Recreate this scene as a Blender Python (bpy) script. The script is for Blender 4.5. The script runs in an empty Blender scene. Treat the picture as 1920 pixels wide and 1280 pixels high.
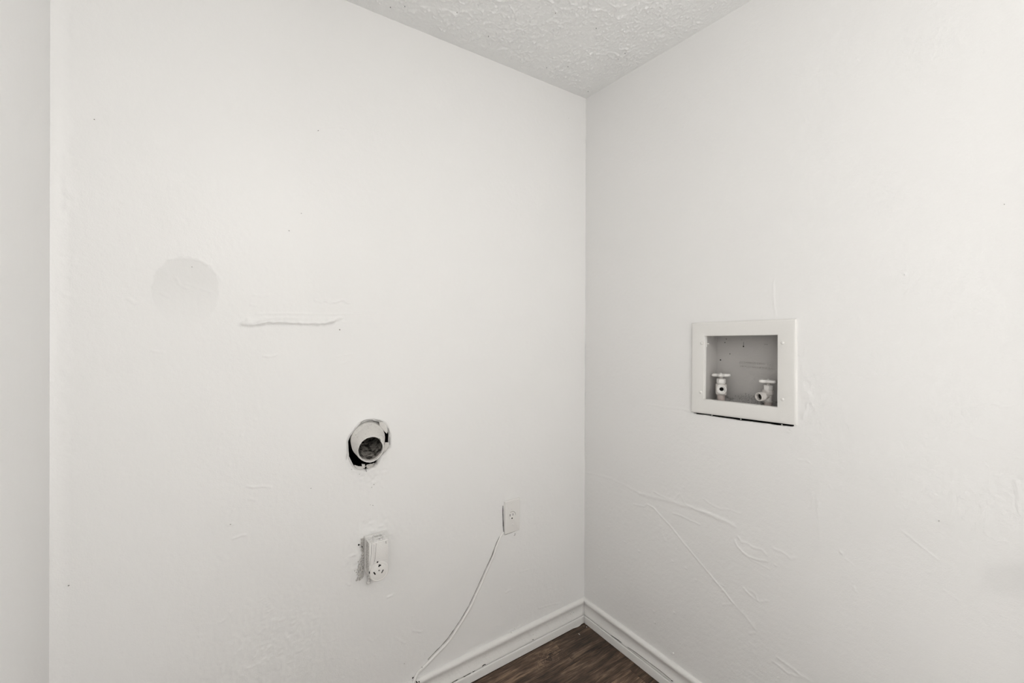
import bpy, bmesh, math, random
import numpy as np
from mathutils import Vector
from mathutils.geometry import tessellate_polygon

random.seed(7)
rng = np.random.default_rng(11)
S = bpy.context.scene
COL = S.collection

# ------------------------------------------------------------------ camera
# room axes: the far corner of the closet is the origin; the back wall is y=0
# (running to -x), the right-hand wall is x=0 (running to -y), z is up
F, YAW, PITCH, ROLL = 820.283, math.radians(34.725), math.radians(-.0993), math.radians(.1916)
CAM = np.array([-1.4485, -1.488, 1.3841])
SHIFT = -30.73
XL, H, YF = -1.7593, 2.44, -4.3
fw = np.array([math.sin(YAW) * math.cos(PITCH), math.cos(YAW) * math.cos(PITCH), math.sin(PITCH)])
r0 = np.array([math.cos(YAW), -math.sin(YAW), 0.])
u0 = np.cross(r0, fw)
rt = r0 * math.cos(ROLL) + u0 * math.sin(ROLL)
up = -r0 * math.sin(ROLL) + u0 * math.cos(ROLL)
cd = bpy.data.cameras.new('camera')
cam = bpy.data.objects.new('camera', cd)
COL.objects.link(cam)
from mathutils import Matrix
M3 = Matrix(((rt[0], up[0], -fw[0]), (rt[1], up[1], -fw[1]), (rt[2], up[2], -fw[2])))
cam.matrix_world = Matrix.Translation(Vector(CAM)) @ M3.to_4x4()
cd.sensor_width = 36
cd.lens = F / 1920 * 36
cd.shift_y = SHIFT / 1920
cd.clip_start = .02
S.camera = cam

# ------------------------------------------------------------------ light, exposure
w = bpy.data.worlds.new('world')
S.world = w
w.use_nodes = True
w.node_tree.nodes['Background'].inputs[0].default_value = (.9, .95, 1, 1)
w.node_tree.nodes['Background'].inputs[1].default_value = .3
S.view_settings.view_transform = 'Standard'
S.view_settings.look = 'None'
S.view_settings.gamma = 1
S.view_settings.use_curve_mapping = False
S.view_settings.exposure = -0.08


def area(name, loc, target, size, power, color, shape='DISK', size_y=None):
    l = bpy.data.lights.new(name, 'AREA')
    l.shape = shape
    l.size = size
    if size_y:
        l.size_y = size_y
    l.energy = power
    l.color = color
    o = bpy.data.objects.new(name, l)
    COL.objects.link(o)
    o.location = loc
    o.rotation_euler = (Vector(target) - Vector(loc)).to_track_quat('-Z', 'Y').to_euler()
    return o


# the closet opens into a wider white room with a globe lamp; unseen fill lights are added to even out the brightness
RX0, RX1, RYF, OPEN_L, OPEN_R = -4.2, 2.2, -5.4, -1.75, -2.35
GLOW = 72
GLOBE = Vector((-1.09, -3.1, 2.29))
area('fill_light', (-2.3, -2.7, 2.05), (-.1, -.5, 2.0), 1.0, 8.5, (1, .99, .98))
area('fill_light', (-1.0, -1.75, .9), (-1.0, -1.7, 2.44), .7, 3.2, (1, .99, .98))
area('fill_light', (-.5, -2.3, .3), (-.5, -2.28, 2.44), 1.0, 7.5, (1, .99, .98))
area('fill_light', (-.9, -1.9, 1.55), (-.9, -1.7, 2.44), .4, .7, (1, .99, .98))
area('fill_light', (.9, -3.2, 1.5), (-1.5, -.3, 1.6), .9, 80, (1, .99, .98))


# ------------------------------------------------------------------ points measured on the surfaces
def ray(px, py):
    return fw + rt * (px - 960) / F - up * (py - 640 - SHIFT) / F


def on_back(px, py, off=0.):
    d = ray(px, py)
    return CAM + d * ((-off - CAM[1]) / d[1])


def on_right(px, py, x=0.):
    d = ray(px, py)
    return CAM + d * ((x - CAM[0]) / d[0])


def bu(pts):
    return np.array([on_back(*p)[[0, 2]] for p in pts])


def ru(pts):
    return np.array([on_right(*p)[[1, 2]] for p in pts])


# ------------------------------------------------------------------ helpers
def link(name, me, m, parent=None):
    o = bpy.data.objects.new(name, me)
    COL.objects.link(o)
    if m:
        me.materials.append(m)
    if parent:
        o.parent = parent
    return o


def obj(name, bm, m, parent=None, smooth=False):
    bmesh.ops.recalc_face_normals(bm, faces=bm.faces[:])
    me = bpy.data.meshes.new(name)
    bm.to_mesh(me)
    bm.free()
    if smooth is not False:
        for p in me.polygons:
            p.use_smooth = True
        if smooth is not True:
            me.set_sharp_from_angle(angle=math.radians(smooth))
    return link(name, me, m, parent)


def thing(name, label, cat, loc=(0, 0, 0), group=None):
    o = bpy.data.objects.new(name, None)
    COL.objects.link(o)
    o.location = loc
    o.empty_display_size = .02
    o['label'] = label
    o['category'] = cat
    if group:
        o['group'] = group
    bpy.context.view_layer.update()
    return o


def tag(o, label, cat, group=None):
    o['label'] = label
    o['category'] = cat
    if group:
        o['group'] = group
    return o


def struct(o):
    o['kind'] = 'structure'
    return o


def box(bm, a, b, bev=0., seg=2):
    v = bmesh.ops.create_cube(bm, size=1)['verts']
    for q in v:
        q.co = Vector([(a[i] + b[i]) / 2 + q.co[i] * abs(b[i] - a[i]) for i in range(3)])
    if bev:
        e = list({e for q in v for e in q.link_edges})
        bmesh.ops.bevel(bm, geom=e, offset=bev, segments=seg, profile=.5, affect='EDGES')


def loft(bm, rings, cap0=False, cap1=False, closed=True):
    R = [[bm.verts.new(p) for p in r] for r in rings]
    n = len(R[0])
    for a, b in zip(R, R[1:]):
        for i in range(n if closed else n - 1):
            j = (i + 1) % n
            bm.faces.new((a[i], a[j], b[j], b[i]))
    if cap0:
        bm.faces.new(R[0][::-1])
    if cap1:
        bm.faces.new(R[-1])
    return R


def frame_axes(ax):
    ax = Vector(ax).normalized()
    t = Vector((0, 0, 1)) if abs(ax.z) < .9 else Vector((1, 0, 0))
    a = ax.cross(t).normalized()
    return ax, a, a.cross(ax).normalized() * -1


def lathe(bm, c, ax, prof, n=28, cap0=True, cap1=True, mod=None):
    """prof: (distance along the axis, radius)"""
    ax, a, b = frame_axes(ax)
    c = Vector(c)
    rings = []
    for h, r in prof:
        rings.append([c + ax * h + (a * math.cos(t) + b * math.sin(t)) * (r * (mod(t, h) if mod else 1))
                      for t in [2 * math.pi * i / n for i in range(n)]])
    loft(bm, rings, cap0, cap1)


def tube(bm, pts, rad, n=10, flat=1., nrm=Vector((0, -1, 0))):
    pts = [Vector(p) for p in pts]
    rings = []
    for i, p in enumerate(pts):
        t = (pts[min(i + 1, len(pts) - 1)] - pts[max(i - 1, 0)]).normalized()
        s = t.cross(nrm).normalized()
        q = s.cross(t).normalized()
        r = rad[i] if hasattr(rad, '__len__') else rad
        rings.append([p + s * r * math.cos(k * 2 * math.pi / n) + q * r * flat * math.sin(k * 2 * math.pi / n) for k in range(n)])
    loft(bm, rings, True, True)


def spline(pts, n):
    pts = [np.array(p, float) for p in pts]
    P = [2 * pts[0] - pts[1]] + pts + [2 * pts[-1] - pts[-2]]
    out = []
    for i in range(1, len(P) - 2):
        for k in range(n):
            t = k / n
            a, b, c, d = P[i - 1:i + 3]
            out.append(.5 * (2 * b + (c - a) * t + (2 * a - 5 * b + 4 * c - d) * t * t + (3 * b - a - 3 * c + d) * t ** 3))
    out.append(pts[-1])
    return np.array(out)


# ------------------------------------------------------------------ materials
def mat(name, color, rough=.5, spec=.5, metal=0.):
    m = bpy.data.materials.new(name)
    m.use_nodes = True
    b = m.node_tree.nodes['Principled BSDF']
    b.inputs['Base Color'].default_value = (*color, 1)
    b.inputs['Roughness'].default_value = rough
    b.inputs['Specular IOR Level'].default_value = spec
    b.inputs['Metallic'].default_value = metal
    return m


def nd(m, t, **kw):
    n = m.node_tree.nodes.new(t)
    for k, v in kw.items():
        if hasattr(n, k):
            setattr(n, k, v)
        else:
            n.inputs[k.replace('_', ' ')].default_value = v
    return n


def coord(m, scale=(1, 1, 1)):
    tc = nd(m, 'ShaderNodeTexCoord')
    mp = nd(m, 'ShaderNodeMapping')
    mp.inputs['Scale'].default_value = scale
    m.node_tree.links.new(tc.outputs['Object'], mp.inputs[0])
    return mp.outputs[0]


def painted(name, color, rough=.45, spec=.5, bumps=((300, .0006, 3),), tint=.02, coat=0.):
    """painted surface: slight tone variation and layers of fine relief"""
    m = mat(name, color, rough, spec)
    L = m.node_tree.links
    b = m.node_tree.nodes['Principled BSDF']
    co = coord(m)
    n = nd(m, 'ShaderNodeTexNoise', Scale=2.3, Detail=3)
    L.new(co, n.inputs['Vector'])
    mx = nd(m, 'ShaderNodeMix', data_type='RGBA')
    mx.inputs['A'].default_value = (*[c * (1 - tint) for c in color], 1)
    mx.inputs['B'].default_value = (*[min(1, c * (1 + tint)) for c in color], 1)
    L.new(n.outputs['Fac'], mx.inputs['Factor'])
    L.new(mx.outputs['Result'], b.inputs['Base Color'])
    prev = None
    for sc, dist, det in bumps:
        t = nd(m, 'ShaderNodeTexNoise', Scale=sc, Detail=det, Roughness=.6)
        L.new(co, t.inputs['Vector'])
        bp = nd(m, 'ShaderNodeBump', Strength=1., Distance=dist)
        L.new(t.outputs['Fac'], bp.inputs['Height'])
        if prev:
            L.new(prev.outputs[0], bp.inputs['Normal'])
        prev = bp
    if prev:
        L.new(prev.outputs[0], b.inputs['Normal'])
    b.inputs['Coat Weight'].default_value = coat
    return m


WHITE = (.86, .855, .845)
M_wall = painted('wall_paint', WHITE, .32, .46, ((300, .00046, 2), (70, .0005, 1)), .012)
M_patch = painted('patched_wall_paint', (.85, .845, .835), .6, .25, ((200, .0004, 2),), .01)
M_ceil = painted('ceiling_paint', (.95, .95, .94), .5, .4, ((420, .0019, 4), (120, .0026, 3)), .015)
M_trim = painted('trim_paint', (.82, .81, .79), .33, .5, ((160, .0005, 3), (40, .0012, 2)), .01)
M_plate = painted('plate_paint', (.80, .785, .76), .34, .5, ((150, .0004, 3),), .01)
M_frame = painted('box_frame_paint', (.80, .79, .765), .38, .5, ((180, .0006, 3), (40, .0008, 2)), .01)
M_body = painted('receptacle_paint', (.82, .805, .785), .42, .5, ((300, .0015, 4),), .03)
M_caulk = painted('lumpy_caulk', (.88, .87, .85), .5, .4, ((500, .0015, 4), (180, .0015, 3)), .06)
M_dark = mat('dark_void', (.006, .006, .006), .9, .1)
M_cavity = mat('cavity', (.03, .027, .024), .95, .1)
M_brass = painted('painted_valve_metal', (.62, .59, .56), .35, .6, ((350, .0015, 4),), .12)
M_lightpaint = painted('chipped_white_paint', (.80, .785, .76), .32, .6, ((300, .0012, 4),), .05)


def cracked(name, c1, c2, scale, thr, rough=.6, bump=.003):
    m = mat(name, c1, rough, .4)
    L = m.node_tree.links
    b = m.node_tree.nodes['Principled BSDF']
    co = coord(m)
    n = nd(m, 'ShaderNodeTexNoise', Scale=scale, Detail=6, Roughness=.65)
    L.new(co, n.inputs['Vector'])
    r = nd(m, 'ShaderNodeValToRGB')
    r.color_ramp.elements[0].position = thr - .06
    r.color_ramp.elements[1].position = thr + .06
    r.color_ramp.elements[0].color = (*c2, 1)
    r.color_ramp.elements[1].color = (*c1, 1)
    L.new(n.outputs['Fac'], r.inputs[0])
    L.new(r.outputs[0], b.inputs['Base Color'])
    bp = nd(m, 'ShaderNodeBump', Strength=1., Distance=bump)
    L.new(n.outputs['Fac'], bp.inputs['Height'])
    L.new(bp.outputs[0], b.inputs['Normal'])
    return m


M_duct = cracked('duct_paint', (.76, .74, .71), (.42, .40, .37), 150, .36, .5, .003)
M_duct_in = cracked('duct_lint', (.38, .355, .32), (.04, .037, .033), 60, .49, .9, .012)
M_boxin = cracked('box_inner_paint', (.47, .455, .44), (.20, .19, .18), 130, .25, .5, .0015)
M_mortar = cracked('rough_mortar', (.50, .485, .47), (.14, .135, .13), 420, .42, .7, .003)
M_rubble = cracked('crusty_caulk', (.78, .76, .73), (.22, .21, .19), 330, .42, .6, .003)


# ------------------------------------------------------------------ relief on plaster
def vnoise(x, y, s, seed):
    g = np.random.default_rng(seed).random((257, 257))
    x = x * s
    y = y * s
    xi, yi = np.floor(x).astype(int), np.floor(y).astype(int)
    fx, fy = x - xi, y - yi
    fx = fx * fx * (3 - 2 * fx)
    fy = fy * fy * (3 - 2 * fy)
    a, b = g[xi % 256, yi % 256], g[(xi + 1) % 256, yi % 256]
    c, d = g[xi % 256, (yi + 1) % 256], g[(xi + 1) % 256, (yi + 1) % 256]
    return (a * (1 - fx) + b * fx) * (1 - fy) + (c * (1 - fx) + d * fx) * fy - .5


def seg_dist(U, V, pts):
    """distance of every grid point to a polyline, with the run along it"""
    best = np.full(U.shape, 1e9)
    for (ax, ay), (bx, by) in zip(pts[:-1], pts[1:]):
        dx, dy = bx - ax, by - ay
        t = np.clip(((U - ax) * dx + (V - ay) * dy) / (dx * dx + dy * dy + 1e-12), 0, 1)
        best = np.minimum(best, np.hypot(U - ax - t * dx, V - ay - t * dy))
    return best


def add_line(Hf, U, V, pts, wdt, hgt, rough=.35, seed=1):
    pts = np.array(pts)
    m = 4 * wdt
    s = (U > pts[:, 0].min() - m) & (U < pts[:, 0].max() + m) & (V > pts[:, 1].min() - m) & (V < pts[:, 1].max() + m)
    if not s.any():
        return
    u, v = U[s], V[s]
    d = seg_dist(u + vnoise(u, v, 90, seed) * wdt * rough * 3, v + vnoise(u, v, 90, seed + 1) * wdt * rough * 3, pts)
    Hf[s] += hgt * np.exp(-(d / wdt) ** 2) * (1 + rough * 2 * vnoise(u, v, 160, seed + 2))


def inside(U, V, poly):
    r = np.zeros(U.shape, bool)
    n = len(poly)
    for i in range(n):
        x1, y1 = poly[i]
        x2, y2 = poly[(i + 1) % n]
        if y1 == y2:
            continue
        r ^= ((y1 > V) != (y2 > V)) & (U < (x2 - x1) * (V - y1) / (y2 - y1) + x1)
    return r


def relief_mesh(name, us, vs, hf, place, holes, m, depth=.013):
    """grid of plaster; hf(U,V)-> height off the wall; place(U,V,h)-> xyz; holes: polygons cut through with a returned edge"""
    U, V = np.meshgrid(us, vs, indexing='ij')
    nu, nv = U.shape
    cu = (U[:-1, :-1] + U[1:, 1:]) / 2
    cv = (V[:-1, :-1] + V[1:, 1:]) / 2
    keep = np.ones(cu.shape, bool)
    Hh = hf(U, V)
    for poly in holes:
        poly = np.array(poly)
        keep &= ~inside(cu, cv, poly)
    kp = np.zeros((nu + 1, nv + 1), int)
    kp[1:-1, 1:-1] = keep
    cnt = kp[:-1, :-1] + kp[1:, :-1] + kp[:-1, 1:] + kp[1:, 1:]
    edge = (cnt > 0) & (cnt < 4)
    edge[0, :] = edge[-1, :] = False
    edge[:, 0] = edge[:, -1] = False
    ei, ej = np.nonzero(edge)
    rings = []
    for poly in holes:
        poly = np.array(poly)
        for i, j in zip(ei, ej):
            p = np.array([U[i, j], V[i, j]])
            best = None
            for a, b in zip(poly, np.roll(poly, -1, 0)):
                t = np.clip(np.dot(p - a, b - a) / np.dot(b - a, b - a), 0, 1)
                q = a + t * (b - a)
                d = np.hypot(*(p - q))
                if best is None or d < best[0]:
                    best = (d, q)
            if best[0] < .006:
                U[i, j], V[i, j] = best[1]
    X = place(U, V, Hh).reshape(-1, 3)
    idx = np.arange(nu * nv).reshape(nu, nv)
    a, b, c, d = idx[:-1, :-1][keep], idx[1:, :-1][keep], idx[1:, 1:][keep], idx[:-1, 1:][keep]
    quads = np.stack([a, b, c, d], 1)
    # returned edge of each hole
    if len(ei):
        allv = X
        eset = {}
        kk = {}
        back = place(U, V, Hh * 0 - depth).reshape(-1, 3)
        extra = []
        newq = []

        def bk(v):
            if v not in kk:
                kk[v] = len(X) + len(extra)
                extra.append(back[v])
            return kk[v]
        K = keep
        for i in range(1, nu - 1):
            for j in ():
                pass
        di, dj = np.nonzero(K[:-1, :] != K[1:, :])
        for i, j in zip(di, dj):
            p, q = idx[i + 1, j], idx[i + 1, j + 1]
            newq.append((p, q, bk(q), bk(p)))
        di, dj = np.nonzero(K[:, :-1] != K[:, 1:])
        for i, j in zip(di, dj):
            p, q = idx[i, j + 1], idx[i + 1, j + 1]
            newq.append((p, q, bk(q), bk(p)))
        X = np.vstack([X, np.array(extra)])
        quads = np.vstack([quads, np.array(newq)])
    me = bpy.data.meshes.new(name)
    me.vertices.add(len(X))
    me.vertices.foreach_set('co', X.astype(np.float32).ravel())
    n = len(quads)
    me.loops.add(n * 4)
    me.loops.foreach_set('vertex_index', quads.astype(np.int32).ravel())
    me.polygons.add(n)
    me.polygons.foreach_set('loop_start', np.arange(0, n * 4, 4, dtype=np.int32))
    me.polygons.foreach_set('use_smooth', np.ones(n, bool))
    me.update(calc_edges=True)
    me.validate()
    return link(name, me, m)


def grid(a, b, step, far=()):
    n = int(round(abs(b - a) / step))
    return np.sort(np.concatenate([np.linspace(a, b, n + 1), np.array(far, float)]))


# ------------------------------------------------------------------ back wall (left in the photograph)
vent_px = [(675.5, 792), (684, 787.5), (691, 786), (699, 785.8), (707, 786.5), (714, 788.5), (721, 791), (726, 797), (729, 804),
           (730.5, 814), (731, 825), (729.8, 838), (726, 845), (721, 849), (715, 855), (710.5, 861), (706.5, 869),
           (700, 874.5), (693, 877), (686, 881), (680, 878), (672, 879.5), (664, 876.5), (657.5, 868), (652, 857), (649.7, 845),
           (650, 827), (653, 818), (658.5, 812), (664, 802)]
vent_out = bu(vent_px)
vent_px = [(x + (690 - x) * (.10 if x < 690 else .02) + (.6 if i % 2 else -.4), y + (833 - y) * (.06 if y < 833 else .0) + (.5 if i % 3 else -.5)) for i, (x, y) in enumerate(vent_px)]
vent_poly = bu(vent_px)
back_lines = [
    ([(455, 606), (475, 607), (500, 604), (525, 604), (560, 605), (600, 606), (625, 603)], .0050, .0062, .3),
    ([(490, 599), (530, 597.5), (580, 600), (620, 598), (640, 594)], .0030, .0022, .4),
    ([(465, 600), (500, 601), (560, 602), (610, 602), (640, 597)], .0050, .0022, .2),
    ([(482, 588), (540, 587.5), (620, 589), (690, 588), (722, 589)], .0022, .0013, .2),
    ([(640, 603), (690, 606), (735, 606)], .0022, .0010, .2),
    ([(592, 563), (604, 566), (616, 562), (630, 567), (641, 562), (655, 568)], .0024, .0020, .5),
    ([(600, 561), (620, 568), (636, 563), (648, 563)], .0022, .0016, .5),
    ([(474, 552), (490, 555), (505, 553)], .002, .0012, .4), ([(470, 571), (485, 573)], .002, .0012, .4),
    ([(494, 667), (508, 668), (520, 665)], .0022, .0018, .4), ([(284, 657), (296, 659), (307, 660)], .002, .0014, .4),
    ([(632, 668), (645, 666), (662, 663)], .0022, .0014, .4), ([(636, 682), (660, 676)], .002, .001, .4),
    ([(315, 486), (345, 484), (375, 488), (392, 497), (404, 510), (413, 525)], .003, .0010, .4),
    ([(330, 520), (336, 533), (352, 541)], .0022, .0012, .4), ([(345, 532), (370, 538), (395, 547)], .002, .001, .4),
    ([(300, 548), (318, 557), (331, 553)], .002, .0012, .4), ([(240, 560), (258, 570), (265, 565)], .003, .0012, .4),
    ([(464, 911), (478, 913), (492, 911), (508, 913)], .0024, .0018, .4), ([(468, 935), (480, 937)], .0024, .0014, .4),
    ([(438, 1009), (450, 1004), (462, 1003)], .0026, .0020, .4), ([(427, 982), (437, 983)], .003, .0014, .4),
    ([(720, 915), (716, 909)], .002, .0012, .4), ([(600, 248), (598, 242)], .0018, .0012, .2),
    ([(605, 243), (625, 241), (650, 243)], .0018, .0008, .3),
    ([(690, 1196), (700, 1202), (708, 1192)], .0022, .0016, .4), ([(728, 1118), (735, 1115)], .0026, .0020, .4),
    ([(412, 1167), (424, 1160), (433, 1146)], .0024, .0016, .4), ([(650, 1093), (655, 1096)], .003, .002, .3),
    ([(740, 1194), (760, 1206)], .002, .001, .4),
    ([(975, 1072), (990, 1068)], .002, .0012, .4), ([(948, 1110), (958, 1106)], .003, .0018, .4),
    ([(1010, 1140), (1030, 1134), (1048, 1130)], .0024, .0012, .4), ([(954, 1184), (975, 1174)], .0024, .0020, .4),
    ([(932, 742), (933, 748)], .002, .0014, .2), ([(844, 296), (846, 302)], .0018, .001, .2),
    ([(775, 1182), (790, 1184)], .003, .0016, .4),
]
# hatch marks left by a roller edge
for k in range(6):
    back_lines.append(([(408 + 2.4 * k, 1043 + 2.2 * k - k * .3), (415 + 2.4 * k, 1037 + 2.2 * k)], .0013, .0012, .1))
for k in range(8):
    back_lines.append(([(486 + 2.9 * k, 1121 + 4.2 * k), (494 + 2.9 * k, 1116 + 4.2 * k)], .0013, .0011, .1))


def h_back(U, V):
    h = .0010 * vnoise(U, V, 7, 1) + .0005 * vnoise(U, V, 23, 2) + .00030 * vnoise(U, V, 90, 3) + .00016 * vnoise(U, V, 220, 4)
    # built-up filler in the left corner, feathered out over a few centimetres
    e = np.clip(1 - (U - XL) / .035, 0, 1)
    h += .008 * e ** 2
    run = np.exp(-((U - (XL + .03 + .02 * vnoise(U * 0, V, 9, 8))) / .012) ** 2)
    h += run * .0022 * np.clip(vnoise(U, V, 60, 9) + vnoise(U * .4, V, 25, 10), 0, 1) * (np.abs(V - 1.6) < .6)
    for i, (px, wd, hg, rg) in enumerate(back_lines):
        add_line(h, U, V, bu(px), wd, hg, rg, 20 + i)
    # rough, crusty area low on the left
    c = on_back(505, 1215)
    mk = np.exp(-(((U - c[0]) / .20) ** 2 + ((V - c[2]) / .16) ** 2))
    h += mk * .0011 * np.clip(vnoise(U, V, 130, 60) * 2, -.2, 1) + mk * .0012 * vnoise(U, V, 45, 61)
    # scattered paint crumbs
    g = np.random.default_rng(5)
    for _ in range(150):
        x, z = g.uniform(XL + .02, -.02), g.uniform(.1, 2.4)
        if z > 1.2 and g.random() < .65:
            continue
        r = g.uniform(.0015, .003)
        s = (np.abs(U - x) < .01) & (np.abs(V - z) < .01)
        h[s] += g.uniform(.0006, .0017) * np.exp(-((U[s] - x) ** 2 + (V[s] - z) ** 2) / r ** 2)
    # lumpy plaster around the vent and the dryer receptacle
    for cx, cz, rr, am in ((-.985, .885, .06, .002), (-1.03, .60, .05, .0030), (-.985, .69, .055, .0026), (-.93, .66, .04, .0018)):
        mk = np.exp(-((U - cx) ** 2 + (V - cz) ** 2) / rr ** 2)
        h += mk * am * np.clip(vnoise(U, V, 110, int(cz * 100)) * 1.6, -.3, 1)
    # lip of the vent hole
    d = seg_dist(U, V, np.vstack([vent_poly, vent_poly[:1]])) if U.size < 10 else None
    s = (np.abs(U + 1.005) < .14) & (np.abs(V - .975) < .14)
    dd = seg_dist(U[s], V[s], np.vstack([vent_poly, vent_poly[:1]]))
    h[s] += .0010 * np.exp(-((dd - .008) / .004) ** 2) - .0060 * np.exp(-(dd / .0042) ** 2)
    return h


us = grid(XL, 0, .003)
vs = grid(0, H, .003)
wall_back = struct(relief_mesh('wall_back', us, vs, h_back, lambda U, V, h: np.stack([U, -h, V], -1), [vent_poly], M_wall))

# ------------------------------------------------------------------ right wall
fo = [on_right(*p) for p in ((1298.5, 605), (1495.5, 597), (1496.5, 797), (1297, 772))]      # outer corners of the face frame
fi = [on_right(*p) for p in ((1323, 630), (1459.5, 628), (1459, 763), (1321.5, 748))]        # its opening
hole_r = [(fo[0][1] - .012, fo[0][2] - .012), (fo[1][1] + .012, fo[1][2] - .012)]
low = [(1494, 798.5), (1488, 798.5), (1470, 796.8), (1452, 795.4), (1440, 792.8), (1425, 791.4), (1405, 788.6), (1385, 786.5),
       (1368, 783.5), (1350, 781.2), (1334, 778.6), (1322, 776.3), (1309, 775.4), (1303, 774.4), (1299.5, 772.0)]
hole_r += [(fo[2][1] + .010, fo[2][2] + .006)] + [tuple(on_right(p[0], p[1] + 1.6)[[1, 2]]) for p in low[1:]] + [(fo[3][1] - .010, fo[3][2] + .006)]
right_lines = [
    ([(1097, 885), (1120, 890), (1145, 897), (1175, 911), (1200, 925)], .006, .0014, .2),
    ([(1188, 945), (1207, 949), (1213, 945), (1225, 951), (1237, 965), (1256, 985), (1275, 1009), (1298, 1037), (1320, 1064), (1340, 1087), (1358, 1109), (1374, 1130)], .0028, .0030, .25),
    ([(1374, 1130), (1395, 1152), (1415, 1178)], .005, .0014, .3),
    ([(1235, 968), (1240, 995), (1246, 1012)], .005, .0012, .3),
    ([(1262, 962), (1275, 966), (1290, 973), (1312, 983)], .0024, .0026, .3),
    ([(1200, 925), (1225, 932), (1250, 937), (1275, 945), (1300, 952), (1330, 964), (1350, 972), (1376, 984)], .008, .0030, .25),
    ([(1225, 921), (1240, 930), (1262, 937), (1275, 925), (1285, 945), (1305, 955), (1332, 962)], .0026, .0020, .4),
    ([(1318, 934), (1332, 945), (1350, 953), (1370, 956), (1390, 963)], .003, .0016, .4),
    ([(1378, 1012), (1382, 1023), (1392, 1034), (1404, 1043), (1420, 1049), (1437, 1052)], .0026, .0034, .2),
    ([(1392, 1036), (1410, 1050), (1430, 1060), (1442, 1067)], .0022, .0016, .2),
    ([(1384, 1005), (1390, 1015), (1402, 1018), (1412, 1026), (1430, 1030), (1437, 1040)], .004, .0022, .3),
    ([(1452, 1028), (1467, 1035), (1482, 1046), (1490, 1045)], .005, .0020, .3),
    ([(1394, 1102), (1408, 1117), (1425, 1128), (1440, 1126)], .003, .0024, .5),
    ([(1404, 1106), (1415, 1112), (1420, 1124)], .003, .0018, .5),
    ([(1335, 1086), (1345, 1093), (1356, 1098)], .003, .0016, .5),
    ([(1355, 1134), (1372, 1132)], .003, .0016, .3), ([(1405, 1188), (1415, 1185)], .003, .0024, .3),
    ([(1405, 1203), (1411, 1217), (1416, 1229)], .0024, .0018, .3), ([(1415, 1170), (1416, 1180)], .003, .0018, .3),
    ([(1457, 1232), (1475, 1245), (1500, 1264), (1525, 1280)], .005, .0022, .2),
    ([(1450, 1240), (1478, 1262), (1498, 1268), (1508, 1272)], .004, .0022, .3),
    ([(1526, 925), (1523, 940), (1518, 952)], .004, .0016, .3), ([(1532, 930), (1534, 950), (1534, 965)], .005, .0014, .3),
    ([(1498, 862), (1510, 861), (1521, 872)], .0026, .0016, .4),
    ([(1453, 520), (1449, 545), (1452, 575), (1456, 598)], .0030, .0018, .4), ([(1440, 560), (1462, 578), (1465, 598)], .0026, .0012, .4),
    ([(1503, 640), (1512, 650), (1506, 670)], .003, .0014, .5), ([(1516, 745), (1512, 765), (1506, 785)], .003, .0014, .5),
    ([(1215, 757), (1240, 762), (1270, 765), (1296, 770)], .004, .0012, .3),
    ([(1688, 993), (1705, 1006), (1735, 1030), (1757, 1048)], .0016, .0022, .0),
    ([(1689, 991), (1712, 1008)], .0012, .0010, .0), ([(1770, 1106), (1786, 1117), (1799, 1127)], .0015, .0018, .0),
    ([(1828, 496), (1840, 499), (1853, 500), (1867, 500)], .0016, .0016, .1), ([(1800, 520), (1816, 516)], .0024, .0012, .4),
    ([(1905, 900), (1908, 925), (1909, 950), (1913, 965)], .0022, .0022, .2),
    ([(1745, 878), (1755, 874), (1768, 876)], .002, .0012, .4),
    ([(1820, 768), (1845, 760), (1870, 758), (1885, 764), (1900, 758)], .003, .0014, .5),
    ([(1575, 1030), (1580, 1042), (1600, 1060)], .003, .0014, .4), ([(1600, 1098), (1604, 1108)], .003, .002, .3),
    ([(1557, 540), (1570, 543)], .003, .0014, .5),
    ([(1535, 860), (1536, 1000), (1532, 1280)], .010, .0009, .1),
]


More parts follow.
